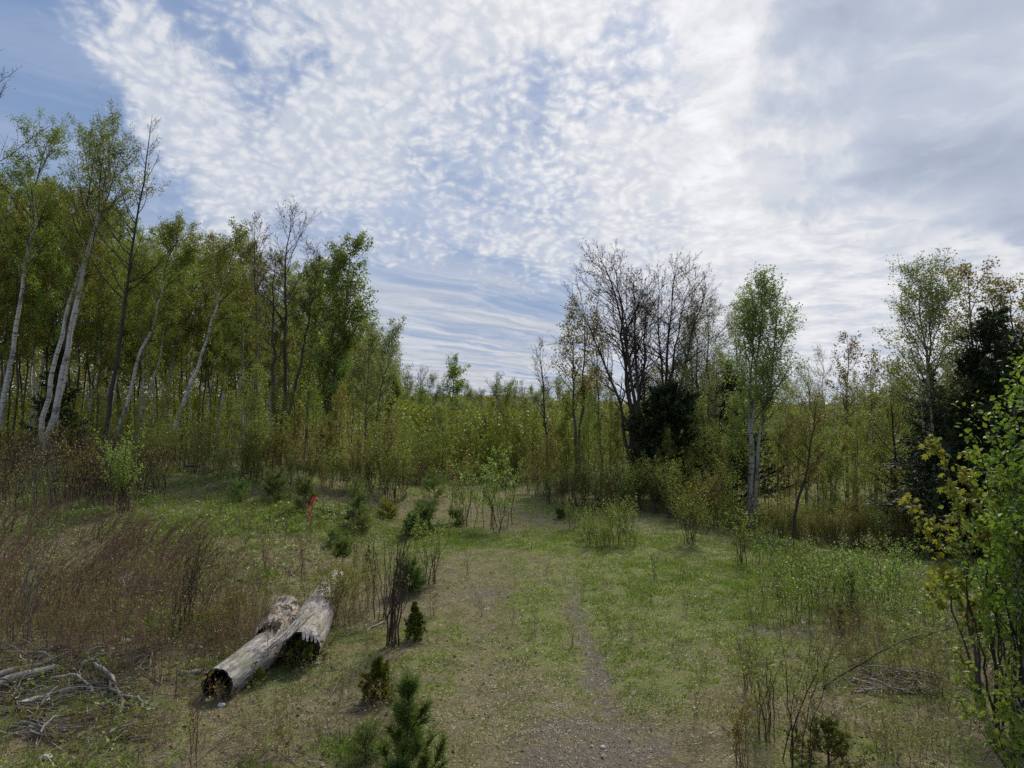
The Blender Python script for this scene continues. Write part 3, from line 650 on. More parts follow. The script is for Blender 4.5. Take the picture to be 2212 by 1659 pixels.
def build_right_trees():
    f = feature
    f('bare_tree', 'small grey leafless tree standing alone in the gap between the woods', 'tree', 905, 908, 800, 42, 60, r0=.08, cf=.3, n1=26, l1=.26, a1=(50, 30), n3=4, leaves=300, lm='bud_red', bm='bark_grey', tm='bark_pale_twig', mr=.0075)
    f('maple_tree', 'lone leafy young tree rising above the low centre of the skyline', 'tree', 968, 986, 782, 36, 61, r0=.08, cf=.3, n1=26, l1=.22, leaves=4500, ls=.085, lm='leaf_birch', bm='bark_grey')
    f('bare_tree', 'two topped bare shrubby tree low on the skyline at the centre', 'tree', 1075, 1072, 808, 40, 62, r0=.07, stems=[(0, 0, 1), (1.2, 0, .9)], cf=.4, n1=18, l1=.2, leaves=900, lm='leaf_pale', bm='bark_grey', tm='bark_pale_twig', mr=.0075)
    f('bare_tree', 'thin upright leafless tree left of the big twiggy clump', 'tree', 1185, 1166, 735, 25, 63, r0=.06, cf=.35, n1=26, l1=.17, a1=(38, 25), n2=5, n3=2, leaves=120, lm='bud_red', bm='bark_dark', tm='bark_pale_twig', mr=.0075)
    f('maple_tree', 'sparsely leaved maple with twin dark stems left of the big twiggy clump', 'tree', 1242, 1246, 648, 25.5, 64, r0=.09, stems=[(-.15, 0, .9), (.35, 0, 1)], cf=.42, n1=26, l1=.20, a1=(60, 40), leaves=3000, ls=.085, lm='leaf_bronze', bm='bark_grey', shape='oval', n3=3)
    f('willow_tree', 'biggest twiggy bare tree, its many stems fanning out from the pine', 'tree', 1372, 1330, 548, 25, 65, r0=.13, stems=[(-.9, 0, 1), (-.1, .2, .98), (.6, -.2, .9), (-1.5, .3, .8), (.2, .6, .85), (1.1, .5, .8)], cf=.40, n1=24, l1=.20, a1=(48, 38), up1=.15, n2=8, n3=4, leaves=1900, ls=.065, lm='bud_red', bm='bark_dark', tm='bark_twig', shape='top', bow=1.9, gn=.13, mr=.0075)
    f('willow_tree', 'bare spreading tree leaning right from the foot of the biggest one', 'tree', 1432, 1470, 570, 26, 66, r0=.12, stems=[(0, 0, 1), (1.0, .2, .93), (-.7, .2, .95), (.5, .5, .88)], cf=.42, n1=24, l1=.21, a1=(50, 40), up1=.12, n2=8, n3=4, leaves=1500, ls=.06, lm='bud_red', bm='bark_dark', tm='bark_twig', shape='top', bow=1.8, gn=.13, mr=.0075)
    f('birch_tree', 'olive fine leaved tree tucked against the right side of the bare trees', 'tree', 1530, 1528, 648, 29, 67, r0=.10, stems=[(0, 0, 1), (-.5, 0, .92)], cf=.32, n1=36, l1=.20, leaves=13000, ls=.05, lm='leaf_olive', bm='bark_grey')
    f('birch_tree', 'thin olive tree with bare top twigs left of the bright aspen pair', 'tree', 1585, 1592, 668, 30, 68, r0=.08, cf=.35, n1=32, l1=.18, leaves=8500, ls=.05, lm='leaf_olive', bm='bark_grey')
    f('birch_tree', 'thin grey tree between the bare trees and the dark spruce', 'tree', 1490, 1492, 690, 30, 69, r0=.07, cf=.4, n1=26, l1=.15, leaves=3200, ls=.05, lm='leaf_pale', bm='bark_grey')
    f('aspen_tree', 'bright round topped aspen with two pale stems at the centre of the right wood', 'tree', 1618, 1662, 612, 22, 70, r0=.11, stems=[(0, 0, 1), (.42, .1, .97), (-.3, .3, .9)], cf=.42, n1=30, l1=.215, a1=(46, 28), leaves=17000, ls=.065, lm='leaf_aspen', bm='bark_aspen', shape='oval', tm='bark_pale_twig')
    f('birch_tree', 'hazy grey twigged tree right of the bright aspen', 'tree', 1775, 1778, 762, 36, 71, r0=.08, stems=[(0, 0, 1), (-1, 0, .9)], cf=.35, n1=26, l1=.2, leaves=2800, ls=.06, lm='leaf_pale', bm='bark_grey', tm='bark_pale_twig')
    f('maple_tree', 'sparse young maple on the dip of the skyline right of the bright aspen', 'tree', 1825, 1832, 728, 33, 72, r0=.08, cf=.35, n1=22, l1=.19, leaves=1900, ls=.095, lm='leaf_bronze', bm='bark_grey')
    f('maple_tree', 'low sparse maple next to the tall aspen of the right border', 'tree', 1890, 1886, 768, 31, 73, r0=.07, stems=[(0, 0, 1), (.9, 0, .95)], cf=.35, n1=20, l1=.2, leaves=1900, ls=.095, lm='leaf_bronze', bm='bark_grey')
    f('aspen_tree', 'tall pale stemmed aspen in front of the black hemlock', 'tree', 2015, 1988, 580, 19.5, 74, r0=.10, stems=[(0, 0, .97), (.55, .2, 1)], cf=.44, n1=34, l1=.22, a1=(58, 32), leaves=15500, ls=.055, lm='leaf_aspen', bm='bark_aspen', shape='oval', tm='bark_pale_twig')
    f('maple_tree', 'high maple with tiny hanging leaves above the black hemlock', 'tree', 2120, 2098, 584, 20.5, 75, r0=.09, cf=.5, n1=24, l1=.18, leaves=3600, ls=.075, lm='leaf_bronze', bm='bark_grey')
    f('maple_tree', 'maple reaching over the hemlock at the right border', 'tree', 2185, 2182, 612, 20.5, 76, r0=.09, cf=.5, n1=26, l1=.19, leaves=3800, ls=.075, lm='leaf_bronze', bm='bark_grey')
    f('hemlock_tree', 'big black hemlock filling the right border under the maples', 'tree', 2165, 2150, 662, 18.5, 77, mk='con', r0=.16, wh=26, per=7, l1=.46, a1=(95, 60), up1=-.05, n2=16, l2=.32, needles=110000, nl=.11, kind='spray', nm='needle_dark', f0=.08, flat=True, shape='cone', n3=3)
    f('hemlock_tree', 'lower dark hemlock with a ragged shelf of branches beside the tall aspen', 'tree', 2010, 2012, 790, 21, 78, mk='con', r0=.09, wh=20, per=6, l1=.25, a1=(90, 65), up1=-.02, n2=12, l2=.36, needles=42000, nl=.11, kind='spray', nm='needle_dark', f0=.08, flat=True)
    f('hemlock_tree', 'black conifer edge cut off by the right border', 'tree', 2290, 2280, 640, 18, 79, mk='con', r0=.14, wh=22, per=6, l1=.42, needles=60000, nl=.12, kind='spray', nm='needle_dark', f0=.08, flat=True)
    f('spruce_tree', 'dark pointed spruce behind the left side of the bright aspen', 'tree', 1572, 1572, 782, 27, 80, mk='con', r0=.09, wh=20, per=6, l1=.36, n2=12, needles=52000, nl=.12, kind='spray', nm='needle_dark', f0=.05, flat=True)
    f('pine_tree', 'dark soft pine standing at the foot of the big bare trees', 'tree', 1448, 1440, 848, 23, 81, mk='con', r0=.09, wh=14, per=6, l1=.38, a1=(85, 50), up1=.10, n2=14, l2=.4, needles=80000, nl=.12, kind='spray', nm='needle_dark', f0=.04, shape='oval')
    f('cherry_tree', 'slim dark tree leaning right alone at the edge of the right wood', 'tree', 1705, 1765, 860, 19.5, 82, r0=.055, cf=.35, n1=22, l1=.24, a1=(60, 40), leaves=1800, ls=.05, lm='leaf_bronze', bm='bark_dark', n3=3)
    f('alder_tree', 'dark stemmed alder with wide level limbs left of the hemlock', 'tree', 1940, 1925, 800, 21.5, 83, r0=.06, cf=.22, n1=26, l1=.30, a1=(72, 45), leaves=7500, ls=.055, lm='leaf_olive', bm='bark_dark')
    f('hemlock_tree', 'dark hemlock between the pale stemmed aspen and the big black one', 'tree', 2110, 2105, 745, 19, 84, mk='con', r0=.1, wh=22, per=6, l1=.36, a1=(95, 60), up1=-.03, n2=14, l2=.34, needles=70000, nl=.11, kind='spray', nm='needle_dark', f0=.04, flat=True, shape='cone', n3=2)
    for k, (u, ut, vt, d, w) in enumerate([(1480, 1478, 720, 28, .07), (1545, 1552, 760, 27, .06), (1510, 1512, 700, 31, .08), (1300, 1290, 700, 28, .06), (1395, 1400, 640, 29, .08)]):
        f('birch_tree', ['grey stem between the pine and the olive trees', 'pale stem in front of the dark spruce', 'grey trunk behind the pine with sky showing round it', 'thin twiggy tree filling the left flank of the biggest bare tree', 'twiggy tree standing behind the middle of the bare clump'][k],
          'tree', u, ut, vt, d, 90 + k, r0=w, cf=.35, n1=26, l1=.15, leaves=2400, ls=.05, lm='leaf_pale', bm='bark_grey', n3=4)
build_left_trees(); build_right_trees()

def contour(u):
    """how high the mass of the wood reaches, in picture units"""
    return np.interp(u, [-400, 0, 60, 170, 230, 330, 400, 520, 620, 700, 760, 830, 880, 940, 1100, 1230, 1300, 1400, 1500, 1560, 1650, 1760, 1850, 1930, 2000, 2212, 2600],
                     [360, 380, 390, 410, 440, 470, 505, 520, 550, 590, 660, 760, 860, 868, 862, 862, 850, 820, 790, 780, 815, 862, 838, 848, 800, 760, 760])
def build_fill():
    r = np.random.default_rng(11)
    hide = (0, -40, -8)
    def protos(n, seed0, **kw):
        out = []
        for k in range(n):
            q = np.random.default_rng(seed0 + k); kk = dict(kw); kk['lm'] = kw['lm'][k % len(kw['lm'])]; kk['bm'] = kw['bm'][k % len(kw['bm'])]
            H = kk.pop('H'); a, b = tree(q, H, **kk); out.append((a, b, H))
        return out
    def scatter(name, cat, group, label, pr, spots, marks, turn=6.28):
        roots = [None] * len(pr); its = []; hs = sorted(h for _, _, h in spots); q1, q2 = hs[len(hs) // 3], hs[2 * len(hs) // 3]
        for i, (x, y, H) in enumerate(spots):
            k = i % len(pr); s = H / pr[k][2]; z = float(Hh(x, y)); rz = r.random() * turn
            if roots[k] is None: roots[k] = thing(name, label, cat, [('trunk', pr[k][0]), ('crown', pr[k][1])], (x, y, z), rz, group, s)
            else: dup(roots[k], (x, y, z), rz, s)
            its.append((LAST[0], U_(x, y), ('low ' if H < q1 else 'middling ' if H < q2 else 'tall ') + label))
        relabel(its, marks)
    # tall slender trees inside the two woods
    tall = protos(8, 200, H=13, r0=.07, cf=.34, n1=36, l1=.165, a1=(58, 32), leaves=8600, ls=.085, lm=['leaf_olive', 'leaf_birch', 'leaf_olive', 'leaf_aspen', 'leaf_olive', 'leaf_birch', 'leaf_olive', 'leaf_bronze'], bm=['bark_dark', 'bark_grey', 'bark_birch'], n3=3, wob=.010, n2=8)
    sp = []
    for k in range(112):
        u = -260 + 1110 * (k + r.random()) / 112; d = 29 + 26 * r.random(); v = contour(u) + 150 * r.random() ** 1.7
        x = X(u, d); sp.append((x, d, Zt(v, d) - float(Hh(x, d))))
    r.shuffle(sp)
    scatter('hardwood_tree', 'tree', 'slender young trees crowding the left wood', 'slender hardwood inside', tall, sp, LEFT_MARKS)
    sp = []
    for k in range(64):
        u = 1240 + 1380 * (k + r.random()) / 64; d = 26 + 22 * r.random(); v = contour(u) + 62 - 80 * r.random() ** 1.5
        x = X(u, d); sp.append((x, d, Zt(v, d) - float(Hh(x, d))))
    r.shuffle(sp)
    scatter('hardwood_tree', 'tree', 'slender young trees crowding the right wood', 'thin hardwood inside',
            protos(5, 230, H=7, r0=.05, cf=.18, n1=34, l1=.22, a1=(62, 38), leaves=9600, ls=.06, lm=['leaf_olive', 'leaf_birch', 'leaf_olive'], bm=['bark_dark', 'bark_grey'], n3=3, n2=7), sp, RIGHT_MARKS)
    sp = []
    for k in range(60):
        u = 820 + 470 * (k + r.random()) / 60; d = 27 + 40 * r.random(); v = contour(u) + 22 - 78 * r.random() ** 1.8
        x = X(u, d); sp.append((x, d, Zt(v, d) - float(Hh(x, d))))
    r.shuffle(sp)
    scatter('young_tree', 'tree', 'young trees filling the gap between the woods', 'young green tree',
            protos(5, 250, H=5, r0=.035, cf=.12, n1=30, l1=.26, a1=(50, 28), leaves=6500, ls=.06, lm=['leaf_birch', 'leaf_pale', 'leaf_olive'], bm=['bark_grey', 'bark_dark'], n3=3, n2=6), sp, MID_MARKS)
    sp = []
    for k in range(18):
        u = 130 + 600 * (k + r.random()) / 18; d = 26 + 9 * r.random(); v = contour(u) + 20 + 190 * r.random(); x = X(u, d); sp.append((x, d, Zt(v, d) - float(Hh(x, d))))
    bp = protos(5, 620, H=11, r0=.045, stems=[(1.2, 0, 1)], cf=.52, n1=20, l1=.13, leaves=3600, ls=.06, lm=['leaf_birch', 'leaf_olive'], bm=['bark_birch', 'bark_aspen'], n3=3, wob=.010)
    r.shuffle(sp); scatter('birch_tree', 'tree', 'slim pale birches standing in the front of the left wood', 'slim white stemmed birch', bp, sp, LEFT_MARKS, turn=.6)
    sp = []
    for k in range(20):
        u = 1430 + 640 * (k + r.random()) / 20; d = 23 + 6 * r.random(); v = 760 + 130 * r.random(); x = X(u, d); sp.append((x, d, Zt(v, d) - float(Hh(x, d))))
    bp = protos(4, 640, H=8, r0=.045, stems=[(.3, 0, 1)], cf=.5, n1=20, l1=.15, leaves=2600, ls=.055, lm=['leaf_birch', 'leaf_pale'], bm=['bark_aspen'], n3=3, wob=.010)
    r.shuffle(sp); scatter('birch_tree', 'tree', 'slim grey stems standing in the front of the right wood', 'slim grey stemmed birch', bp, sp, RIGHT_MARKS, turn=.5)
    sp = []
    for k in range(20):
        u = 900 + 1100 * (k + r.random()) / 20; d = 36 + 16 * r.random(); v = 800 + 50 * r.random(); x = X(u, d); sp.append((x, d, Zt(v, d) - float(Hh(x, d))))
    bp = protos(4, 660, H=6, r0=.05, cf=.3, n1=26, l1=.2, a1=(45, 25), leaves=500, ls=.06, lm=['leaf_pale', 'bud_red'], bm=['bark_grey'], tm='bark_pale_twig', n3=3, mr=.008)
    r.shuffle(sp); scatter('bare_tree', 'tree', 'grey twiggy tops along the skyline', 'grey twiggy skyline tree', bp, sp, MID_MARKS[:-1] + RIGHT_MARKS[1:])
    # understory in front of the woods
    edge = lambda u: np.interp(u, [-200, 0, 250, 400, 600, 760, 860, 900, 960, 1120, 1180, 1250, 1400, 1550, 1700, 1900, 2100, 2400], [940, 955, 995, 1022, 1036, 1066, 1076, 1040, 1030, 1050, 1078, 1090, 1102, 1140, 1165, 1185, 1200, 1200])
    pr = protos(6, 270, H=4, r0=.022, cf=.10, n1=24, l1=.22, a1=(52, 30), leaves=3000, ls=.055, lm=['leaf_olive', 'leaf_birch', 'leaf_olive', 'leaf_olive', 'leaf_birch', 'leaf_bronze'], bm=['bark_grey', 'bark_twig'], n3=2, n2=5)
    for grp, lab, ua, ub, n, h0, h1, mk_ in (('saplings along the front of the left wood', 'thin understory sapling', -150, 900, 44, 1.2, 3.4, LEFT_MARKS),
                                        ('saplings along the front of the right wood', 'thin understory sapling', 1200, 2300, 46, 1.6, 3.8, RIGHT_MARKS),
                                        ('saplings closing the far end of the clearing', 'thin thicket sapling', 880, 1220, 26, 1.8, 3.6, MID_MARKS)):
        sp = []
        for k in range(n):
            u = ua + (ub - ua) * (k + r.random()) / n; x, y, z = G(u, float(edge(u)) - 2); q = 1 + .32 * r.random() ** 1.3
            sp.append((x * q, y * q, h0 + (h1 - h0) * r.random()))
        r.shuffle(sp); scatter('sapling', 'sapling', grp, lab, pr, sp, mk_)
    # leafy bushes right along the edge
    prs = []
    for k in range(5):
        q = np.random.default_rng(300 + k); a, b = shrub(q, 1.6, n=12, spread=.32, r0=.010, n1=7, l1=.3, n2=3, leaves=1500, ls=.042, lm=['leaf_olive', 'leaf_birch', 'leaf_bronze'][k % 3], bm=['bark_red', 'bark_twig', 'bark_grey'][k % 3]); prs.append((a, b, 1.6))
    for grp, lab, ua, ub, n, h0, h1, mk_ in (('bushes along the edge of the left wood', 'twiggy wood edge bush', -100, 880, 46, .7, 2.0, LEFT_MARKS),
                                        ('bushes along the edge of the right wood', 'yellow green edge bush', 1180, 2200, 84, .45, 1.5, RIGHT_MARKS),
                                        ('bushes round the end of the track', 'twiggy track end bush', 890, 1180, 14, .8, 2.0, MID_MARKS)):
        roots = [None] * 5; its = []
        for i in range(n):
            u = ua + (ub - ua) * (i + r.random()) / n; x, y, z = G(u, float(edge(u)) + 12 - 18 * r.random()); H = h0 + (h1 - h0) * r.random(); k = int(r.random() * 5); s = H / 1.6; rz = r.random() * 6.28
            if roots[k] is None: roots[k] = thing('bush', lab, 'bush', [('stems', prs[k][0]), ('foliage', prs[k][1])], (x, y, z), rz, grp, s)
            else: dup(roots[k], (x, y, z), rz, s)
            its.append((LAST[0], u, ('knee high ' if H < 1.1 else 'head high ' if H > 1.5 else 'waist high ') + lab))
        relabel(its, mk_)
    # brush on the wood floor and the far wood, countless
    g = Geo()
    for ua, ub, dm in ((-500, 900, 1.0), (1180, 2600, 1.0), (860, 1240, 1.0)):
        n = 62000; u = ua + (ub - ua) * r.random(n); d = 27 + 34 * r.random(n); x = X(u, d); z = Hh(x, d) + r.random(n) ** 1.2 * 3.0
        place(g, r, 'rh', np.stack([x, d, z], -1), r.normal(size=(n, 3)), nrm(r.normal(size=(n, 3)) + np.array([0, 0, .8])), .06 + .08 * r.random(n), 'leaf_olive')
    stuff('undergrowth', g, 'dim leafy undergrowth filling the floor of the woods', 'undergrowth')
    g = Geo(); n = 260000; u = np.where(r.random(n) < .55, -300 + 1200 * r.random(n), 900 + 1700 * r.random(n)); d = 66 + 30 * r.random(n); x = X(u, d); gx = Hh(x, d)
    top = Zt(contour(u) + 60 + 0 * u, 80) ; top = np.minimum(top, 9.0); top = np.maximum(top, 3.4); lump = .45 + 1.1 * fbm(x / 3.2, d / 9, 8, 4) ** 1.4; top = np.where(u < 820, top * 1.25, top)
    z = gx + (top - gx) * lump * r.random(n) ** .8
    place(g, r, 'rh', np.stack([x, d, z], -1), r.normal(size=(n, 3)), nrm(r.normal(size=(n, 3)) + np.array([0, 0, .8])), .16 + .17 * r.random(n), 'leaf_olive')
    stuff('far_wood', g, 'soft green mass of the wood beyond the front trees', 'wood')
    g = Geo(); n = 70000; x = -260 + 560 * r.random(n); y = 240 + 230 * r.random(n); lump = fbm(x / 9, y / 9, 18, 3)
    z = Hh(x, y) + (1.5 + 7.0 * lump ** 1.3) * (.3 + .7 * r.random(n))
    place(g, r, 'rh', np.stack([x, y, z], -1), r.normal(size=(n, 3)), nrm(r.normal(size=(n, 3)) + np.array([0, 0, .8])), (.7 + .8 * r.random(n)), 'leaf_olive')
    stuff('hill_wood', g, 'light green wooded hill on the horizon seen through the gap', 'wood')
build_fill()

# ------------------------------------------------------------------ logs and dead wood
def wood_log(r, L, rad, wall, bend, knots, seed, nseg=70, n=44, bark='wood_weathered', close_far=True, rag=(0, 0)):
    """a hollow log along +Y: outer skin, dark inner wall and the ragged rims. rad(t) gives the radius"""
    t = np.linspace(0, 1, nseg); a = np.linspace(0, 2 * PI, n, endpoint=False); T, A = np.meshgrid(t, a, indexing='ij')
    ca, sa = np.cos(A), np.sin(A); R = rad(T)
    R = R * (1 + .05 * (fbm(ca * 1.6 + 9, sa * 1.6 + T * 2.0, seed, 3) - .5) * 2 + .030 * (fbm(A * 5 + seed, T * 3.0, seed + 3, 3) - .5) * 2)
    crack = np.abs(fbm(ca * 3.5 + 4, sa * 3.5 + T * .8, seed + 6, 2) - .5); R = R - .018 * np.exp(-(crack / .02) ** 2)
    for kt, ka, kr, kh in knots:
        dd = ((T - kt) * L) ** 2 + (((A - ka + PI) % (2 * PI) - PI) * R.mean()) ** 2; q = np.sqrt(dd) / kr; R = R + kh * np.exp(-q ** 2) - kh * .9 * np.exp(-(q / .45) ** 2)
    yy = T * L; e0 = rag[0] * (fbm(A * 1.9, A * 0 + 3, seed + 8, 3) - .5) * 2; e1 = rag[1] * (fbm(A * 2.3, A * 0 + 7, seed + 9, 3) - .5) * 2
    yy = yy + e0 * (1 - T) ** 6 + e1 * T ** 6
    cx = bend[0] * np.sin(T * PI * .9); cz = bend[1] * np.sin(T * PI)
    V = np.stack([cx + R * ca, yy, cz + R * sa], -1)
    i = np.arange(nseg - 1)[:, None] * n; j = np.arange(n)[None]; j2 = (j + 1) % n
    Fo = np.stack([i + j, i + j2, i + n + j2, i + n + j], -1).reshape(-1, 4)
    g = Geo(); g.add(V.reshape(-1, 3), Fo[:, ::-1], bark, 0)
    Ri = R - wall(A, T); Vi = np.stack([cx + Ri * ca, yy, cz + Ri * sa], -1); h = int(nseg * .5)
    gi = Geo(); ci = Vi[:h].reshape(-1, 3); gi.add(ci, Fo[:(h - 1) * n], 'wood_rotten', 0)  # inner wall near-black: shade inside the hollow put into its colour
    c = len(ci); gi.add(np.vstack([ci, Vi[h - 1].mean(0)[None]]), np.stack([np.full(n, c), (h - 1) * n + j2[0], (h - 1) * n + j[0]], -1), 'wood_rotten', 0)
    rim = np.vstack([V[0], Vi[0]]); g.add(rim, np.stack([j[0], j2[0], n + j2[0], n + j[0]], -1), 'wood_char', 0, False)  # rim at the mouth in a dark brown wood tone
    e = np.vstack([V[-1], V[-1].mean(0)[None]]); g.add(e, np.stack([j[0], j2[0], np.full(n, n)], -1), 'wood_char', 0, False)
    return g, gi
def log_materials():
    for name, c1, c2, c3 in (('wood_weathered', (.15, .13, .11), (.46, .43, .385), (.035, .03, .026)), ('wood_bark', (.15, .125, .10), (.50, .45, .38), (.05, .04, .03))):
        m, t, out = newmat(name)
        pos = t.n('ShaderNodeTexCoord').outputs['Object']
        v = t.n('ShaderNodeVectorMath', {0: pos, 1: (1, .10, 1)}, operation='MULTIPLY').outputs[0]
        n1 = t.noise(v, 32, 5, .65, .5); n2 = t.noise(pos, 4.5, 4, .6); n3 = t.noise(v, 11, 4, .7, 1.2); n4 = t.noise(pos, 22, 4, .65)
        col = t.mix(t.rng(n1, .30, .68), c1, c2)
        col = t.mix(t.m('MULTIPLY', t.rng(n2, .50, .72), .65), col, (.16, .125, .095))
        col = t.mix(t.rng(t.m('ABSOLUTE', t.m('SUBTRACT', n3, .5)), .020, .002), col, c3)
        col = t.mix(t.m('MULTIPLY', t.rng(n4, .60, .68), .8), col, c3)
        if name == 'wood_bark':
            n5 = t.noise(pos, 9, 3, .6, .8); col = t.mix(t.rng(n5, .52, .58), col, (.055, .045, .038)); n6 = t.noise(pos, 7, 3); col = t.mix(t.m('MULTIPLY', t.rng(n6, .56, .66), .6), col, (.34, .19, .10))
        else:
            n6 = t.noise(pos, 3.1, 3); col = t.mix(t.m('MULTIPLY', t.rng(n6, .58, .70), .35), col, (.16, .19, .07))
        b = t.n('ShaderNodeBump', {'Height': t.m('ADD', n1, t.m('MULTIPLY', n3, .8)), 'Strength': .8, 'Distance': .015})
        p = t.n('ShaderNodeBsdfPrincipled', {'Base Color': col, 'Roughness': .85, 'Specular IOR Level': .2, 'Normal': b.outputs[0]})
        t.nt.links.new(p.outputs[0], out.inputs[0])
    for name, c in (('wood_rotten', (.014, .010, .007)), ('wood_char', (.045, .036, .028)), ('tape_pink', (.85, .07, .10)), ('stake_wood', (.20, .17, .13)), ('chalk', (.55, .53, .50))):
        m, t, out = newmat(name); pos = t.n('ShaderNodeTexCoord').outputs['Object']; n = t.noise(pos, 25, 4, .6)
        col = t.mix(n, tuple(k * .65 for k in c), tuple(min(1, k * 1.3) for k in c)); p = t.n('ShaderNodeBsdfPrincipled', {'Base Color': col, 'Roughness': .9 if name != 'tape_pink' else .4, 'Specular IOR Level': .1})
        t.nt.links.new(p.outputs[0], out.inputs[0])
log_materials()
def plank(g, pts_, w, th, mat, r):
    """a tapering splinter of wood through the given points (centre line), w widths"""
    P = np.array(pts_, float); K = len(P); T = nrm(np.gradient(P, axis=0)); S = nrm(np.cross(T, np.array([0, 0, 1.]))); U = np.cross(S, T); w = np.array(w)[:, None]; V = []
    for k in range(K): V += [P[k] - S[k] * w[k] + U[k] * th, P[k] + S[k] * w[k] + U[k] * th, P[k] + S[k] * w[k] - U[k] * th, P[k] - S[k] * w[k] - U[k] * th]
    Fc = [[4 * k + j, 4 * k + (j + 1) % 4, 4 * k + 4 + (j + 1) % 4, 4 * k + 4 + j] for k in range(K - 1) for j in range(4)] + [[3, 2, 1, 0], [4 * K - 4, 4 * K - 3, 4 * K - 2, 4 * K - 1]]
    g.add(np.array(V), Fc, mat, 0, False)
def lay(name, label, A, B, rA, rB, parts):
    """an object whose +Y runs from A to B, its axis rA and rB above the ground there"""
    a = Vector((A[0], A[1], float(Hh(A[0], A[1])) + rA)); b = Vector((B[0], B[1], float(Hh(B[0], B[1])) + rB)); d = b - a
    o = link(bpy.data.objects.new(name, None)); o.location = a; o.rotation_euler = (math.atan2(d.z, math.hypot(d.x, d.y)), 0, -math.atan2(d.x, d.y)); tag(o, label, 'log')
    for pn, gg in parts: c = link(bpy.data.objects.new(pn, gg.mesh(pn))); c.parent = o
def build_logs():
    r = np.random.default_rng(3)
    A, B = G(468, 1510), G(588, 1418); L = math.hypot(B[0] - A[0], B[1] - A[1])
    rad = lambda T: .175 + .012 * T + .012 * np.exp(-((T - .6) / .12) ** 2)
    g, gi = wood_log(r, L, rad, lambda A_, T: .018 + .012 * np.sin(A_ * 2 + 1) ** 2, (.02, .0), [(.55, .8, .07, .03), (.3, 1.7, .04, .012), (.8, 2.0, .05, .02)], 12, rag=(.03, .05))
    lay('log', 'hollow grey log with a black open mouth, the nearer of the two', A, B, .14, .16, [('trunk', g), ('hollow', gi)])
    q = np.random.default_rng(8); A2, B2 = G(582, 1416), G(618, 1352); L2 = math.hypot(B2[0] - A2[0], B2[1] - A2[1])
    rad2 = lambda T: .20 * (.80 + .30 * np.sin(PI * (.1 + .8 * T))) * (1 + .07 * np.sin(T * 17))
    g2, gi2 = wood_log(q, L2, rad2, lambda A_, T: .05, (.02, .03), [(.80, 1.2, .09, .07), (.6, .5, .08, .05), (.92, 2.0, .08, .06), (.35, 1.8, .06, .04), (.2, 1.0, .05, .03)], 33, nseg=46, bark='wood_bark', rag=(.12, .05))
    for k in range(12):
        a0 = .5 + 2.2 * q.random(); s_ = .175; p0 = np.array([s_ * math.cos(a0), .10 + .12 * q.random(), s_ * math.sin(a0) + .02]); p1 = p0 + np.array([(q.random() - .4) * .2, -.16 - .18 * q.random(), -.04 + .05 * q.random()])
        plank(g2, [p0, (p0 + p1) / 2 + np.array([0, 0, .02]), p1], [.022, .017, .004], .005, ['wood_weathered', 'wood_char'][k % 2], q)
    lay('log_stub', 'broken knobby log piece with orange brown bark wedged between the two logs', A2, B2, .19, .20, [('trunk', g2), ('hollow', gi2)])
    A3, B3 = G(650, 1440), G(726, 1272); L3 = math.hypot(B3[0] - A3[0], B3[1] - A3[1])
    rad3 = lambda T: np.interp(T, [0, .06, .22, .40, .58, .8, 1], [.21, .222, .238, .225, .195, .172, .168])
    g3, gi3 = wood_log(r, L3, rad3, lambda A_, T: .022 + .012 * np.cos(A_ * 3) ** 2, (-.03, .02), [(.20, 1.9, .07, .03), (.5, .7, .07, .04), (.86, 1.4, .07, .03), (.10, 1.1, .07, .035), (.7, 2.1, .05, .02), (.35, .5, .06, .03)], 51, nseg=90, rag=(.07, .03))
    t_ = [np.array([-.02, .55, .235]), np.array([-.06, .30, .245]), np.array([-.12, .0, .225]), np.array([-.20, -.22, .175]), np.array([-.26, -.36, .13])]
    sp = Geo()
    for k in range(7):
        o_ = np.array([-.050 + .019 * k, .012 * k, .007 * math.sin(k * 2.3)]); e = np.array([0, .13 * r.random(), .04 * r.random()]); pp = [p + o_ for p in t_]; pp[-1] = pp[-1] + e; plank(sp, pp, [.0125] * 4 + [.006], .009, 'wood_weathered', r)
    for k in range(4):
        p0 = np.array([.03 + .045 * k, .06, .215 - .014 * k]); plank(sp, [p0, p0 + np.array([0, -.08, -.01]), p0 + np.array([.01, -.12 - .05 * r.random(), -.07])], [.026, .022, .010], .008, 'wood_weathered', r)
    lay('log', 'thicker weathered log tapering away, long splinter hanging over its black mouth', A3, B3, .19, .14, [('trunk', g3), ('hollow', gi3), ('splinter', sp)])
    x, y, z = G(577, 1437); g = Geo(); plank(g, [(0, 0, -.1), (.003, 0, .15), (.008, 0, .27)], [.014, .015, .014], .008, 'stake_wood', r); one('stake', g, 'short grey wooden stake standing upright beside the nearer log', 'stake', loc=(x, y, z))
def stick(g, r, p0, p1, r0, r1, mat, wob=.05, arch=0.0, K=9, n=6):
    tt = np.linspace(0, 1, K)[:, None]; P = np.array(p0) * (1 - tt) + np.array(p1) * tt; w = np.cumsum(r.normal(size=(K, 3)), 0) * wob * .4; w -= tt * w[-1]; P = P + w * np.array([1, 1, .4]); P[:, 2] += arch * np.sin(PI * tt[:, 0])
    tubes(g, P[None], np.linspace(r0, r1, K)[None], n, mat)
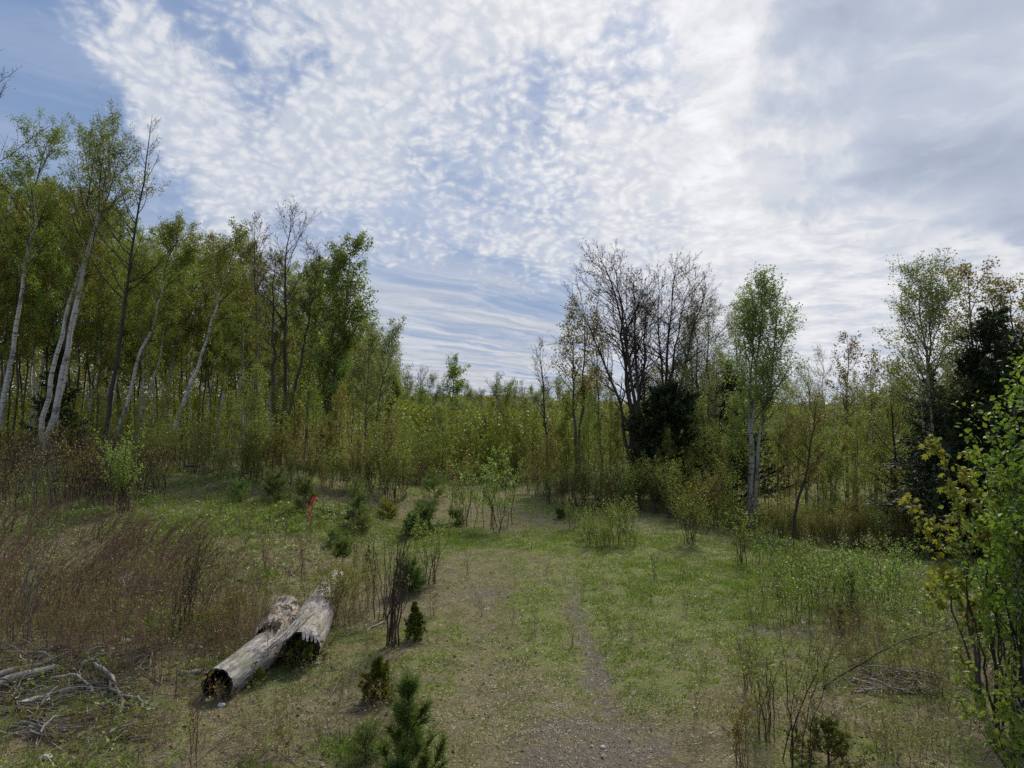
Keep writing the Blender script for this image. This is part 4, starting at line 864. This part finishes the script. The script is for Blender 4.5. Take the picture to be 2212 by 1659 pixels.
def groundstick(name, label, cat, uv0, uv1, r0, r1, mat, seed, arch=.03, wob=.05, forks=0, lift=0.0, group=None):
    r = np.random.default_rng(seed); a = np.array(G(*uv0)); b = np.array(G(*uv1)); g = Geo(); c = a.copy(); a = a - c; b = b - c; a[2] += r0 * .7 + lift; b[2] += r1 * .7
    stick(g, r, a, b, r0, r1, mat, wob, arch)
    for k in range(forks):
        q = .3 + .6 * r.random(); s = a * (1 - q) + b * q; d = (b - a) * .35 + r.normal(size=3) * .12; d[2] = abs(d[2]) * .6; stick(g, r, s, s + d, r1 * .9, r1 * .3, mat, wob * .5, .02)
    return one(name, g, label, cat, group, loc=tuple(c))
def build_dead_wood():
    S = groundstick
    S('dead_branch', 'thick bleached wood slab lying at the left border', 'dead branch', (-30, 1500), (122, 1450), .055, .045, 'bark_bleached', 1)
    S('dead_branch', 'rough split timber lying behind the bleached slab', 'dead branch', (-30, 1482), (95, 1436), .045, .03, 'bark_bleached', 2)
    S('birch_log', 'short white birch log with peeling bark in the brush heap', 'log', (35, 1530), (160, 1492), .040, .032, 'bark_birch', 3, wob=.01, arch=0)
    S('dead_branch', 'long crooked grey branch arching across the brush heap', 'dead branch', (205, 1435), (262, 1505), .028, .018, 'bark_bleached', 4, .05)
    S('dead_branch', 'thin end of a crooked branch pointing at the nearer log', 'dead branch', (262, 1505), (330, 1528), .018, .012, 'bark_bleached', 5, .02)
    S('dead_branch', 'curved grey branch running down the middle of the brush heap', 'dead branch', (196, 1452), (240, 1568), .024, .018, 'bark_pale_twig', 6, .06, .10)
    S('dead_branch', 'small forked pale stick in the grass under the brush heap', 'dead branch', (245, 1604), (290, 1590), .012, .006, 'bark_bleached', 7, forks=2)
    for k, (a, b, lab) in enumerate([((150, 1420), (215, 1462), 'slim grey branch across the top of the brush heap'), ((110, 1470), (205, 1500), 'weathered branch crossing the middle of the brush heap'), ((170, 1560), (290, 1530), 'low grey stick running under the curved branches'), ((20, 1575), (150, 1600), 'long thin stick along the bottom of the brush heap'), ((60, 1415), (150, 1440), 'pale stick behind the bleached slab'), ((300, 1440), (355, 1400), 'short stick rising right of the crooked grey branch')]):
        S('dead_branch', lab, 'dead branch', a, b, .018, .009, ['bark_pale_twig', 'bark_bleached', 'bark_grey'][k % 3], 30 + k, .05, .07, forks=3)
    S('dead_branch', 'pale curved stick lying beside the bare leaning shrub', 'dead branch', (798, 1362), (835, 1344), .016, .008, 'bark_bleached', 8, .02, .04)
    S('dead_branch', 'grey rotten branch poking out left of the log mouth', 'dead branch', (392, 1458), (436, 1455), .035, .03, 'bark_bleached', 9, 0)
    S('dead_branch', 'small white chip of wood in the grass right of the logs', 'dead branch', (678, 1436), (698, 1432), .014, .010, 'chalk', 10, 0, .01)
    S('dead_branch', 'dark old pole lying flat on the bank below the pink tape', 'dead branch', (690, 1103), (775, 1130), .035, .05, 'bark_dark', 11, 0, .05)
    S('dead_branch', 'arching dark branch lying across the dry stems on the right', 'dead branch', (1780, 1490), (2000, 1370), .012, .008, 'bark_dark', 12, .07, .06, forks=2)
    S('dead_branch', 'small pale branch end stuck up at the foot of the slim dark tree', 'dead branch', (1745, 1185), (1718, 1155), .02, .012, 'bark_bleached', 13, .08)
    S('dead_branch', 'grey white fallen limb on the edge of the left wood', 'dead branch', (186, 1040), (208, 1036), .05, .03, 'bark_bleached', 14, 0)
    # twigs of the brush heap, one tangle
    r = np.random.default_rng(77)
    for nm, lab, u0, u1, v0, v1, n, mats in (('brush_heap', 'tangled heap of dead twigs in the near left corner', -10, 330, 1400, 1600, 420, ('bark_pale_twig', 'bark_twig', 'bark_bleached')),
                                             ('brush_heap', 'heap of pale dry stalks lying in the grass at the lower right', 1850, 2010, 1455, 1500, 130, ('bark_bleached', 'grass_dry')),
                                             ('brush_heap', 'dark little brush pile under the trees of the left wood', 420, 446, 1010, 1028, 170, ('bark_twig', 'bark_red')),
                                             ('brush_heap', 'sprawl of bleached stalks below the red brown thicket', 205, 370, 1255, 1290, 110, ('bark_bleached', 'bark_pale_twig'))):
        c = np.array(G((u0 + u1) / 2, (v0 + v1) / 2)); g = Geo(); K = 6; P = np.zeros((n, K, 3)); R = np.zeros((n, K))
        sc_ = c[1] / 7
        for i in range(n):
            p = np.array(G(u0 + (u1 - u0) * r.random(), v0 + (v1 - v0) * r.random())); a = r.normal(.0, .9) + (0 if r.random() < .7 else 1.6); ln = (.15 + .4 * r.random()) * (1 if sc_ < 1.5 else 1.8); d = np.array([math.cos(a), math.sin(a) * .7, 0]) * ln
            tt = np.linspace(-.5, .5, K)[:, None]; P[i] = p + d * tt + np.cumsum(r.normal(size=(K, 3)), 0) * .008; P[i, :, 2] = Hh(P[i, :, 0], P[i, :, 1]) + .012 + .07 * r.random() * (1 + .6 * np.sin(tt[:, 0] * 3 + r.random() * 6)); R[i] = (.003 + .011 * r.random() ** 4) * np.linspace(1, .5, K) * max(1, sc_ * .6)
        P -= c
        for m_i, m in enumerate(mats): tubes(g, P[m_i::len(mats)], R[m_i::len(mats)], 4, m)
        one(nm, g, lab, 'brush heap', loc=tuple(c))
    # pale stones
    for k, (u, v, s, lab) in enumerate([(272, 1387, .045, 'white stone among the red brown stems behind the brush heap'), (240, 1405, .035, 'smaller pale stone left of the white one'), (478, 1505 + 20, .03, 'pale stone in the grass below the mouth of the nearer log'),
                                        (612, 1262 - 40, .03, 'little pale stone in the green patch on the left bank'), (100, 1640, .04, 'pale stone at the very bottom of the near left corner'), (1302, 1625 - 10, .02, 'light flat pebble at the foot of the picture beside the near pine')]):
        q = np.random.default_rng(500 + k); x, y, z = G(u, v); g = Geo(); n1, n2 = 7, 10; th = np.linspace(0.02, PI - .02, n1)[:, None]; ph = np.linspace(0, 2 * PI, n2, endpoint=False)[None]
        R = s * (1 + .35 * (q.random((n1, n2)) - .5)); V = np.stack([R * np.sin(th) * np.cos(ph) * 1.4, R * np.sin(th) * np.sin(ph), R * np.cos(th) * .75 * np.ones_like(ph)], -1).reshape(-1, 3)
        i = np.arange(n1 - 1)[:, None] * n2; j = np.arange(n2)[None]; g.add(V, np.stack([i + j, i + n2 + j, i + n2 + (j + 1) % n2, i + (j + 1) % n2], -1).reshape(-1, 4), 'chalk', 0, False)
        one('stone', g, lab, 'stone', loc=(x, y, z + s * .3))
build_logs(); build_dead_wood()

# ------------------------------------------------------------------ plants of the clearing
def sh(label, u, v, seed, H, name='shrub', cat='shrub', group=None, **kw):
    x, y, z = G(u, v); a, b = shrub(np.random.default_rng(seed), H, **kw); return thing(name, label, cat, [('stems', a), ('foliage', b)], (x, y, z), 0, group)
def pn(label, u, v, seed, H, name='pine_sapling', cat='sapling', group=None, loc=None, **kw):
    x, y, z = loc or G(u, v); kk = dict(r0=.010 + .006 * H, wh=5, per=7, l1=.72, a1=(85, 40), up1=.22, n2=4, l2=.45, needles=3500, nl=.075, nm='needle_pine', scat=.75, fwd=.8, shape='vase', f0=.0); kk.update(kw)
    a, b = conifer(np.random.default_rng(seed), H, **kk); return thing(name, label, cat, [('trunk', a), ('needles', b)], (x, y, z), 0, group)
def build_plants():
    # conifer saplings
    nx, ny = X(884, 5.15), 5.15
    pn('largest young pine, soft needled, at the bottom edge left of the track', 0, 0, 1, 1.0, loc=(nx, ny, float(Hh(nx, ny))), r0=.012, wh=4, per=5, l1=.42, a1=(75, 35), up1=.55, n2=4, needles=6500, nl=.10, f0=.08, shape='cone')
    pn('dark shaggy young pine on the left side of the track beside the bare shrub', 885, 1282, 2, .38, needles=5500, nl=.10, l1=.72)
    pn('bright low pine topping the grass behind the far log', 740, 1232, 3, .42, needles=3200, nl=.08, f0=.55, l1=.5)
    pn('small dense spruce between the far log and the bare shrub', 796, 1232, 4, .46, name='spruce_sapling', needles=8000, nl=.028, nm='needle_cedar', wh=9, per=6, l1=.30, shape='cone', up1=.05)
    pn('left one of the two round dark pines on the bank', 893, 1160, 5, .40, needles=4500, nl=.09, l1=.75, wh=4)
    pn('right one of the two round dark pines on the bank, slightly larger', 919, 1148, 6, .48, needles=5200, nl=.10, l1=.75, wh=4)
    pn('round yellow green pine, the yellowest of all, on the mound', 838, 1123, 7, .34, needles=4500, nl=.09, l1=.85, wh=4, nm='needle_gold')
    pn('dark green pine on the slope just left of the yellow pine', 773, 1136, 8, .60, needles=4500, nl=.09, l1=.5)
    pn('little yellowish cedar at the foot of the dark slope pine', 783, 1152, 9, .30, needles=2000, nl=.05, nm='needle_cedar', name='cedar_sapling')
    pn('round pine behind the pink tape', 660, 1100, 10, .60, needles=4500, nl=.10, l1=.6)
    pn('widest round pine on the bank, left of the pink tape', 594, 1086, 11, .62, needles=5500, nl=.10, l1=.65)
    pn('small grey green pine left of the widest round pine', 520, 1085, 12, .42, needles=2500, nl=.08)
    pn('pine seedling below the slope pine, in tan grass', 722, 1182, 13, .26, needles=1800, nl=.07)
    pn('thin pine seedling standing above the low pine', 748, 1190, 14, .36, needles=1000, nl=.06, l1=.25)
    pn('little pine in front of the leafy clump at the end of the track', 984, 1136, 15, .32, needles=2400, nl=.09)
    pn('tiny dark pine at the far edge of the clearing', 1212, 1120, 16, .22, needles=1800, nl=.10)
    pn('pine seedling at the start of the leafy patch on the right', 1812, 1356, 17, .30, needles=1500, nl=.05, l1=.3)
    pn('slim young pine among the leafy stems of the right bank', 1840, 1315, 18, .50, needles=1800, nl=.05, l1=.25)
    pn('low pine at the bottom edge beside the large young pine', 790, 1640, 19, .22, needles=1800, nl=.06)
    pn('cedar with bronze tips between the bare shrub and the track', 896, 1378, 20, .46, name='cedar_sapling', needles=8000, nl=.035, nm='needle_cedar', kind='spray', wh=10, per=6, l1=.34, shape='cone', f0=.0, n3=2)
    pn('wide bronze cedar just behind the largest young pine', 818, 1508, 21, .42, name='cedar_sapling', needles=9500, nl=.035, nm='needle_cedar', kind='spray', wh=7, per=7, l1=.55, up1=.35, f0=.0, shape='cone', n3=2)
    pn('cedar sprawling in front of the far log mouth', 655, 1432, 22, .28, name='cedar_sapling', needles=3800, nl=.035, nm='needle_cedar', kind='spray', wh=5, per=6, l1=1.1, f0=.0, shape='cone', up1=.3, n3=2)
    pn('small cedar under the flank of the nearer log', 545, 1476, 23, .22, name='cedar_sapling', needles=2400, nl=.03, nm='needle_cedar', kind='spray', wh=5, per=5, l1=1.0, f0=.0, shape='cone', up1=.3)
    pn('sprawling cedar at the bottom edge right of the track', 1790, 1650, 24, .34, name='cedar_sapling', needles=5000, nl=.03, nm='needle_cedar', kind='spray', wh=6, per=6, l1=.9, f0=.0, shape='cone', up1=.3, n3=2)
    pn('dark spruce seedling behind the centre leafy clump', 938, 1078, 25, .6, name='spruce_sapling', needles=3500, nl=.10)
    pn('pine seedling on the bank below the widest round pine', 772, 1095, 26, .5, needles=2800, nl=.09)
    # shrubs
    sh('tall bare shrub of dark leaning stems between logs and track', 846, 1398, 1, 1.45, n=9, spread=.10, r0=.014, lean=(.10, .1), n1=5, l1=.30, n2=2, leaves=160, ls=.022, lm='leaf_aspen', bm='bark_twig', base=.05, a1=(22, 14))
    sh('second clump of bare dark stems just behind the tall bare shrub', 832, 1340, 2, 1.3, n=8, spread=.22, r0=.009, n1=4, l1=.3, n2=2, leaves=200, ls=.025, lm='leaf_birch', bm='bark_twig', a1=(28, 18))
    sh('leafy upright shrub at the left edge of the track', 925, 1262, 3, 1.05, n=11, spread=.30, r0=.008, n1=5, l1=.3, n2=3, leaves=900, ls=.030, lm='leaf_birch', bm='bark_twig')
    sh('leafy low shrub covering the right flank of the far log', 730, 1345, 4, .75, n=20, spread=.45, r0=.006, n1=6, l1=.35, n2=3, leaves=2600, ls=.026, lm='leaf_olive', bm='bark_red', base=.4)
    sh('red stemmed low shrub between the far log and the bare shrub', 775, 1315, 5, .75, n=22, spread=.5, r0=.005, n1=5, l1=.3, n2=2, leaves=1500, ls=.022, lm='leaf_birch', bm='bark_red', base=.5)
    sh('dark twiggy shrub left of the broken log piece', 395, 1370, 6, 1.25, n=16, spread=.28, r0=.007, lean=(.12, 0), n1=6, l1=.4, n2=3, leaves=400, ls=.02, lm='leaf_olive', bm='bark_twig')
    sh('bronze leaved low bush behind the nearer log', 520, 1370, 7, .5, n=18, spread=.6, r0=.004, n1=6, l1=.4, n2=3, leaves=1800, ls=.022, lm='leaf_bronze', bm='bark_red', base=.6)
    sh('round leafy bush with pale green leaves on the left bank', 265, 1105, 8, 1.6, n=12, spread=.3, r0=.012, n1=7, l1=.3, n2=3, leaves=1700, ls=.05, lm='leaf_aspen', bm='bark_twig')
    sh('leafy poplar clump standing alone where the track ends', 1055, 1138, 9, 1.85, n=14, spread=.22, r0=.012, n1=7, l1=.22, n2=3, leaves=2600, ls=.05, lm='leaf_aspen', bm='bark_twig', base=.3)
    sh('darker twiggy clump joined to the left of the poplar clump', 1000, 1122, 10, 1.7, n=12, spread=.25, r0=.010, n1=7, l1=.25, n2=3, leaves=1500, ls=.04, lm='leaf_olive', bm='bark_red', base=.3)
    sh('grey leaning stem shrub at the left border of the bank', 85, 1115, 11, 1.9, n=6, spread=.16, r0=.012, lean=(-.05, 0), n1=5, l1=.3, n2=2, leaves=120, ls=.03, lm='leaf_pale', bm='bark_pale_twig')
    sh('leafless pale stemmed shrub leaning out of the red brown thicket', 55, 1390, 12, 1.5, n=6, spread=.14, r0=.010, lean=(.08, 0), n1=5, l1=.3, n2=2, leaves=150, ls=.025, lm='leaf_pale', bm='bark_pale_twig')
    sh('bare dark shrub with the largest stem at the bottom right', 1715, 1655, 13, 1.0, n=7, spread=.28, r0=.007, lean=(.08, 0), n1=5, l1=.4, n2=3, leaves=330, ls=.028, lm='leaf_bronze', bm='bark_dark', a1=(38, 25))
    sh('leafy green twig shrub left of the dark bottom right shrub', 1660, 1600, 14, .85, n=7, spread=.30, r0=.006, n1=6, l1=.35, n2=3, leaves=420, ls=.026, lm='leaf_birch', bm='bark_twig')
    sh('red twigged shrub rising from the slope right of the track', 1610, 1490, 15, .6, n=9, spread=.35, r0=.005, n1=5, l1=.35, n2=2, leaves=260, ls=.024, lm='leaf_birch', bm='bark_red')
    sh('bronze leaved small shrub at the bottom edge under the red twigs', 1600, 1655, 16, .55, n=9, spread=.3, r0=.005, n1=5, l1=.35, n2=2, leaves=420, ls=.026, lm='leaf_bronze', bm='bark_red')
    sh('thin dark twigs with bronze leaves in front of the log mouth', 420, 1660, 17, .95, n=4, spread=.12, r0=.005, lean=(.09, 0), n1=4, l1=.3, n2=1, leaves=60, ls=.034, lm='leaf_bronze', bm='bark_red', base=.03, a1=(28, 18))
    sh('lone thin twigs at the bottom edge below the brush heap', 300, 1650, 18, .5, n=5, spread=.25, r0=.003, n1=3, l1=.3, n2=1, leaves=90, ls=.024, lm='leaf_bronze', bm='bark_red')
    sh('waist high shrub in front of the right wood with two fans of leaves', 1600, 1218, 19, 1.0, n=9, spread=.3, r0=.008, n1=6, l1=.3, n2=3, leaves=700, ls=.034, lm='leaf_olive', bm='bark_twig')
    sh('tallest yellow green shrub on the far right side of the clearing', 1490, 1175, 20, 1.25, n=14, spread=.34, r0=.009, n1=7, l1=.28, n2=3, leaves=1500, ls=.038, lm='leaf_olive', bm='bark_twig')
    sh('spindly dark shrub alone on the grass of the far clearing', 1415, 1250, 21, .45, n=5, spread=.3, r0=.005, n1=4, l1=.3, n2=1, leaves=60, ls=.03, lm='leaf_birch', bm='bark_twig')
    sh('small dark stemmed bush at the far right of the open grass', 1318, 1140, 22, .55, n=5, spread=.3, r0=.006, n1=5, l1=.3, n2=2, leaves=250, ls=.035, lm='leaf_birch', bm='bark_twig')
    # foreground right: maple and the big leafy alders
    x, y = X(2098, 7.2), 7.2; z = float(Hh(x, y))
    a, b = tree(np.random.default_rng(5), Zt(945, y) - z, .022, stems=[(-.35, 0, 1), (.05, .1, .96), (.35, 0, .85), (-.5, .2, .75)], cf=.30, n1=8, l1=.155, a1=(52, 35), n2=5, l2=.45, n3=0, leaves=1000, ls=.07, leaf='maple', lm='leaf_maple', bm='bark_grey', droop=-.9, spread=.03, wob=.015)
    thing('maple_sapling', 'young maple with drooping yellow leaves, nearest tree on the right', 'tree', [('trunk', a), ('crown', b)], (x, y, z))
    for k, (u, d, vt, du, lab, lv, lm) in enumerate([(2195, 6.3, 872, 12, 'bright green alder reaching highest on the right, beside the yellow maple', 1900, 'leaf_fresh'), (2235, 6.0, 850, 20, 'bright green alder cut by the right border', 2000, 'leaf_fresh'), (2140, 6.8, 1010, 10, 'lower dark stemmed alder behind the yellow maple', 900, 'leaf_aspen'), (2205, 7.4, 1000, 10, 'shaded leafy alder at the right border behind the bright ones', 1700, 'leaf_aspen'), (2175, 5.6, 1400, 0, 'small leafy bush at the lower right corner below the alders', 700, 'leaf_birch')]):
        x = X(u, d); z = float(Hh(x, d)); H = Zt(vt, d) - z; q = np.random.default_rng(60 + k)
        a, b = tree(q, H, .020 if H > 1.5 else .01, stems=[(X(u + du, d) - x + dx, dy, hh) for dx, dy, hh in ((0, 0, 1), (-.3, .2, .9), (.3, -.1, .92), (-.5, -.1, .68), (.1, .3, .8), (-.15, -.2, .74))], cf=.28, n1=9, l1=.145, a1=(45, 28), n2=5, l2=.5, n3=0, leaves=lv, ls=.052, leaf='oval', lm=lm, bm='bark_dark', wob=.018, droop=-.15, spread=.02, tm='bark_twig')
        thing('alder_shrub', lab, 'shrub', [('trunk', a), ('crown', b)], (x, d, z))
    x, y = X(2188, 6.4), 6.4; z = float(Hh(x, y)); a, b = tree(np.random.default_rng(9), 3.6, .052, stems=[(.35, .3, 1)], cf=.5, n1=14, l1=.2, leaves=900, ls=.05, leaf='oval', bm='bark_birch', lm='leaf_fresh', n3=0)
    thing('birch_sapling', 'white barked birch stem among the alders at the right border', 'tree', [('trunk', a), ('crown', b)], (x, y, z))
    # groups
    r = np.random.default_rng(31); up_ = lambda: r.random()
    def many(name, cat, group, label, n, area, mk, h, seed0, proto=4, ref=1.0, lean=False):
        prs = [mk(np.random.default_rng(seed0 + k)) for k in range(proto)]; roots = [None] * proto; its = []; um = (h[0] + h[1]) / 2
        for i in range(n):
            u, v = area(r); x, y, z = G(u, v); k = i % proto; s = (h[0] + (h[1] - h[0]) * r.random()) / ref; rz = (r.random() - .5) * .9 if lean else r.random() * 6.28
            if roots[k] is None: roots[k] = thing(name, label, cat, [('stems', prs[k][0]), ('foliage', prs[k][1])], (x, y, z), rz, group, s)
            else: dup(roots[k], (x, y, z), rz, s)
            its.append((LAST[0], u, v, ('tall ' if s * ref > um else 'low ') + label))
        vs = sorted(q[2] for q in its); v1, v2 = vs[len(vs) // 3], vs[2 * len(vs) // 3]
        for sel, w in ((lambda v: v < v1, 'in the far row'), (lambda v: v1 <= v < v2, 'in the middle row'), (lambda v: v >= v2, 'in the near row')):
            relabel([(q[0], q[1], q[3]) for q in its if sel(q[2])], [(-9999, w)])
    box = lambda a, b, c, d: (lambda r: (a + (b - a) * r.random(), c + (d - c) * r.random()))
    def red_area(r):
        while True:
            u = -60 + 480 * r.random(); v = 1130 + 220 * r.random()
            if v < 1330 - .15 * u and v > 1080 + .25 * u: return u, v
    many('bramble', 'bramble', 'red brown thicket on the left bank', 'red brown canes bent right', 52, red_area,
         lambda q: shrub(q, 1.0, n=12, spread=.30, r0=.009, lean=(.55, 0), n1=5, l1=.36, n2=1, leaves=40, ls=.022, lm='leaf_olive', bm='bark_red', base=.45, a1=(18, 12), up=.0, bow=1.5), (.42, .88), 400, 5, lean=True)
    many('bramble', 'bramble', 'dull upright stems among the near left growth', 'upright reddish stems above the brush heap', 60, box(-20, 560, 1300, 1460),
         lambda q: shrub(q, .7, n=12, spread=.35, r0=.004, lean=(.12, 0), n1=5, l1=.35, n2=2, leaves=170, ls=.018, lm='leaf_olive', bm='bark_red', base=.5), (.4, .85), 420, 4, ref=.7)
    many('bramble', 'bramble', 'grey brown scrub on the far left bank', 'dull grey brown scrub under the birches', 38, box(-40, 330, 985, 1110),
         lambda q: shrub(q, 1.0, n=16, spread=.35, r0=.008, n1=6, l1=.35, n2=3, leaves=260, ls=.035, lm='leaf_bronze', bm='bark_twig', base=.5), (.7, 1.5), 440, 4)
    many('herb_plant', 'plant', 'leafy stems of the right bank', 'bright leafy plant of the right bank', 52, box(1630, 2000, 1215, 1345),
         lambda q: shrub(q, .6, n=7, spread=.3, r0=.004, n1=5, l1=.3, n2=2, leaves=170, ls=.032, lm='leaf_aspen', bm='bark_twig', base=.4), (.30, .72), 460, 4, ref=.6)
    many('bush', 'bush', 'tangle under the yellow maple', 'twiggy plant in the right hand tangle', 28, box(1800, 2200, 1350, 1500),
         lambda q: shrub(q, .6, n=12, spread=.5, r0=.004, n1=5, l1=.35, n2=2, leaves=180, ls=.026, lm='leaf_olive', bm='bark_red', base=.5), (.22, .5), 480, 4, ref=.6)
    many('seedling', 'seedling', 'thin bare seedlings dotted over the left bank', 'leafless seedling on the left bank', 34, box(470, 820, 1100, 1330),
         lambda q: shrub(q, .7, n=3, spread=.15, r0=.005, n1=4, l1=.25, n2=1, leaves=14, ls=.03, lm='leaf_bronze', bm='bark_red', base=.05, a1=(28, 18)), (.45, .95), 500, 4, ref=.7)
    many('seedling', 'seedling', 'little twigs dotted over the open ground', 'twiggy seedling in the open clearing', 22, box(900, 1640, 1180, 1400),
         lambda q: shrub(q, .35, n=4, spread=.25, r0=.003, n1=4, l1=.35, n2=1, leaves=24, ls=.018, lm='leaf_birch', bm='bark_red', base=.1), (.18, .42), 520, 3, ref=.35)
    many('seedling', 'seedling', 'leafy seedlings in the near rough grass', 'leafy seedling around the logs', 110, lambda r: (r.random() * 880, 1340 + 320 * r.random()),
         lambda q: shrub(q, .3, n=6, spread=.4, r0=.0025, n1=4, l1=.4, n2=1, leaves=70, ls=.02, lm='leaf_olive', bm='bark_red', base=.4), (.12, .34), 540, 6, ref=.3)
    many('seedling', 'seedling', 'small leafy seedlings of the right slope', 'leafy seedling right of the track', 60, box(1480, 2100, 1400, 1650),
         lambda q: shrub(q, .3, n=6, spread=.4, r0=.0025, n1=4, l1=.4, n2=1, leaves=60, ls=.02, lm='leaf_birch', bm='bark_red', base=.4), (.14, .34), 560, 4, ref=.3)
    many('bush', 'bush', 'low bushes before the right wood', 'loose bush before the right wood', 20, box(1230, 1700, 1135, 1200),
         lambda q: shrub(q, 1.0, n=9, spread=.35, r0=.007, n1=6, l1=.3, n2=3, leaves=900, ls=.036, lm='leaf_birch', bm='bark_twig', base=.3), (.35, .85), 580, 4)
    # pink marking tape tied to a thin stem
    x, y, z = G(668, 1140); g = Geo(); q = np.random.default_rng(4)
    stick(g, q, (0, 0, -.05), (.12, 0, .82), .007, .004, 'bark_twig', .03); a, b = shrub(q, .75, n=3, spread=.2, r0=.005, n1=4, l1=.25, n2=1, leaves=20, ls=.03, lm='leaf_bronze', bm='bark_red', base=.05)
    g.parts += a.parts; thing('seedling', 'thin bare stem that carries the pink marking tape', 'seedling', [('stems', g), ('foliage', b)], (x, y, z))
    def ribbon(name, lab, pts_, w, loc):
        P = np.array(pts_, float); K = len(P); T = nrm(np.gradient(P, axis=0)); V = []
        for k in range(K):
            a = 1.1 * math.sin(k * 1.3); s = np.cross(T[k], np.array([math.sin(a), math.cos(a), 0])); s = s / np.linalg.norm(s); n_ = np.cross(s, T[k]) * .0015; ww = w * (.6 + .4 * abs(math.cos(k * 1.1)))
            V += [P[k] - s * ww + n_, P[k] + s * ww + n_, P[k] + s * ww - n_, P[k] - s * ww - n_]
        Fc = [[4 * k + j, 4 * k + (j + 1) % 4, 4 * k + 4 + (j + 1) % 4, 4 * k + 4 + j] for k in range(K - 1) for j in range(4)] + [[3, 2, 1, 0], [4 * K - 4, 4 * K - 3, 4 * K - 2, 4 * K - 1]]
        gg = Geo(); gg.add(np.array(V), Fc, 'tape_pink', 0, False); one(name, gg, lab, 'marking tape', loc=loc)
    d = y - .02; pp = [(X(u, d), d + .02 * math.sin(u), Zt(v, d)) for u, v in [(687, 1084), (683, 1074), (680, 1074), (677, 1084), (673, 1092), (670, 1094), (667, 1100), (669, 1106), (672, 1113)]]
    ribbon('marking_tape', 'bright pink marking tape fluttering from a thin stem on the bank', pp, .030, (0, 0, 0))
    d = 26.0; pp = [(X(u, d), d, Zt(v, d)) for u, v in [(204, 982), (206, 988), (203, 996), (205, 1003)]]
    ribbon('marking_tape', 'small distant orange red tape at the foot of the left birches', pp, .035, (0, 0, 0))
build_plants()
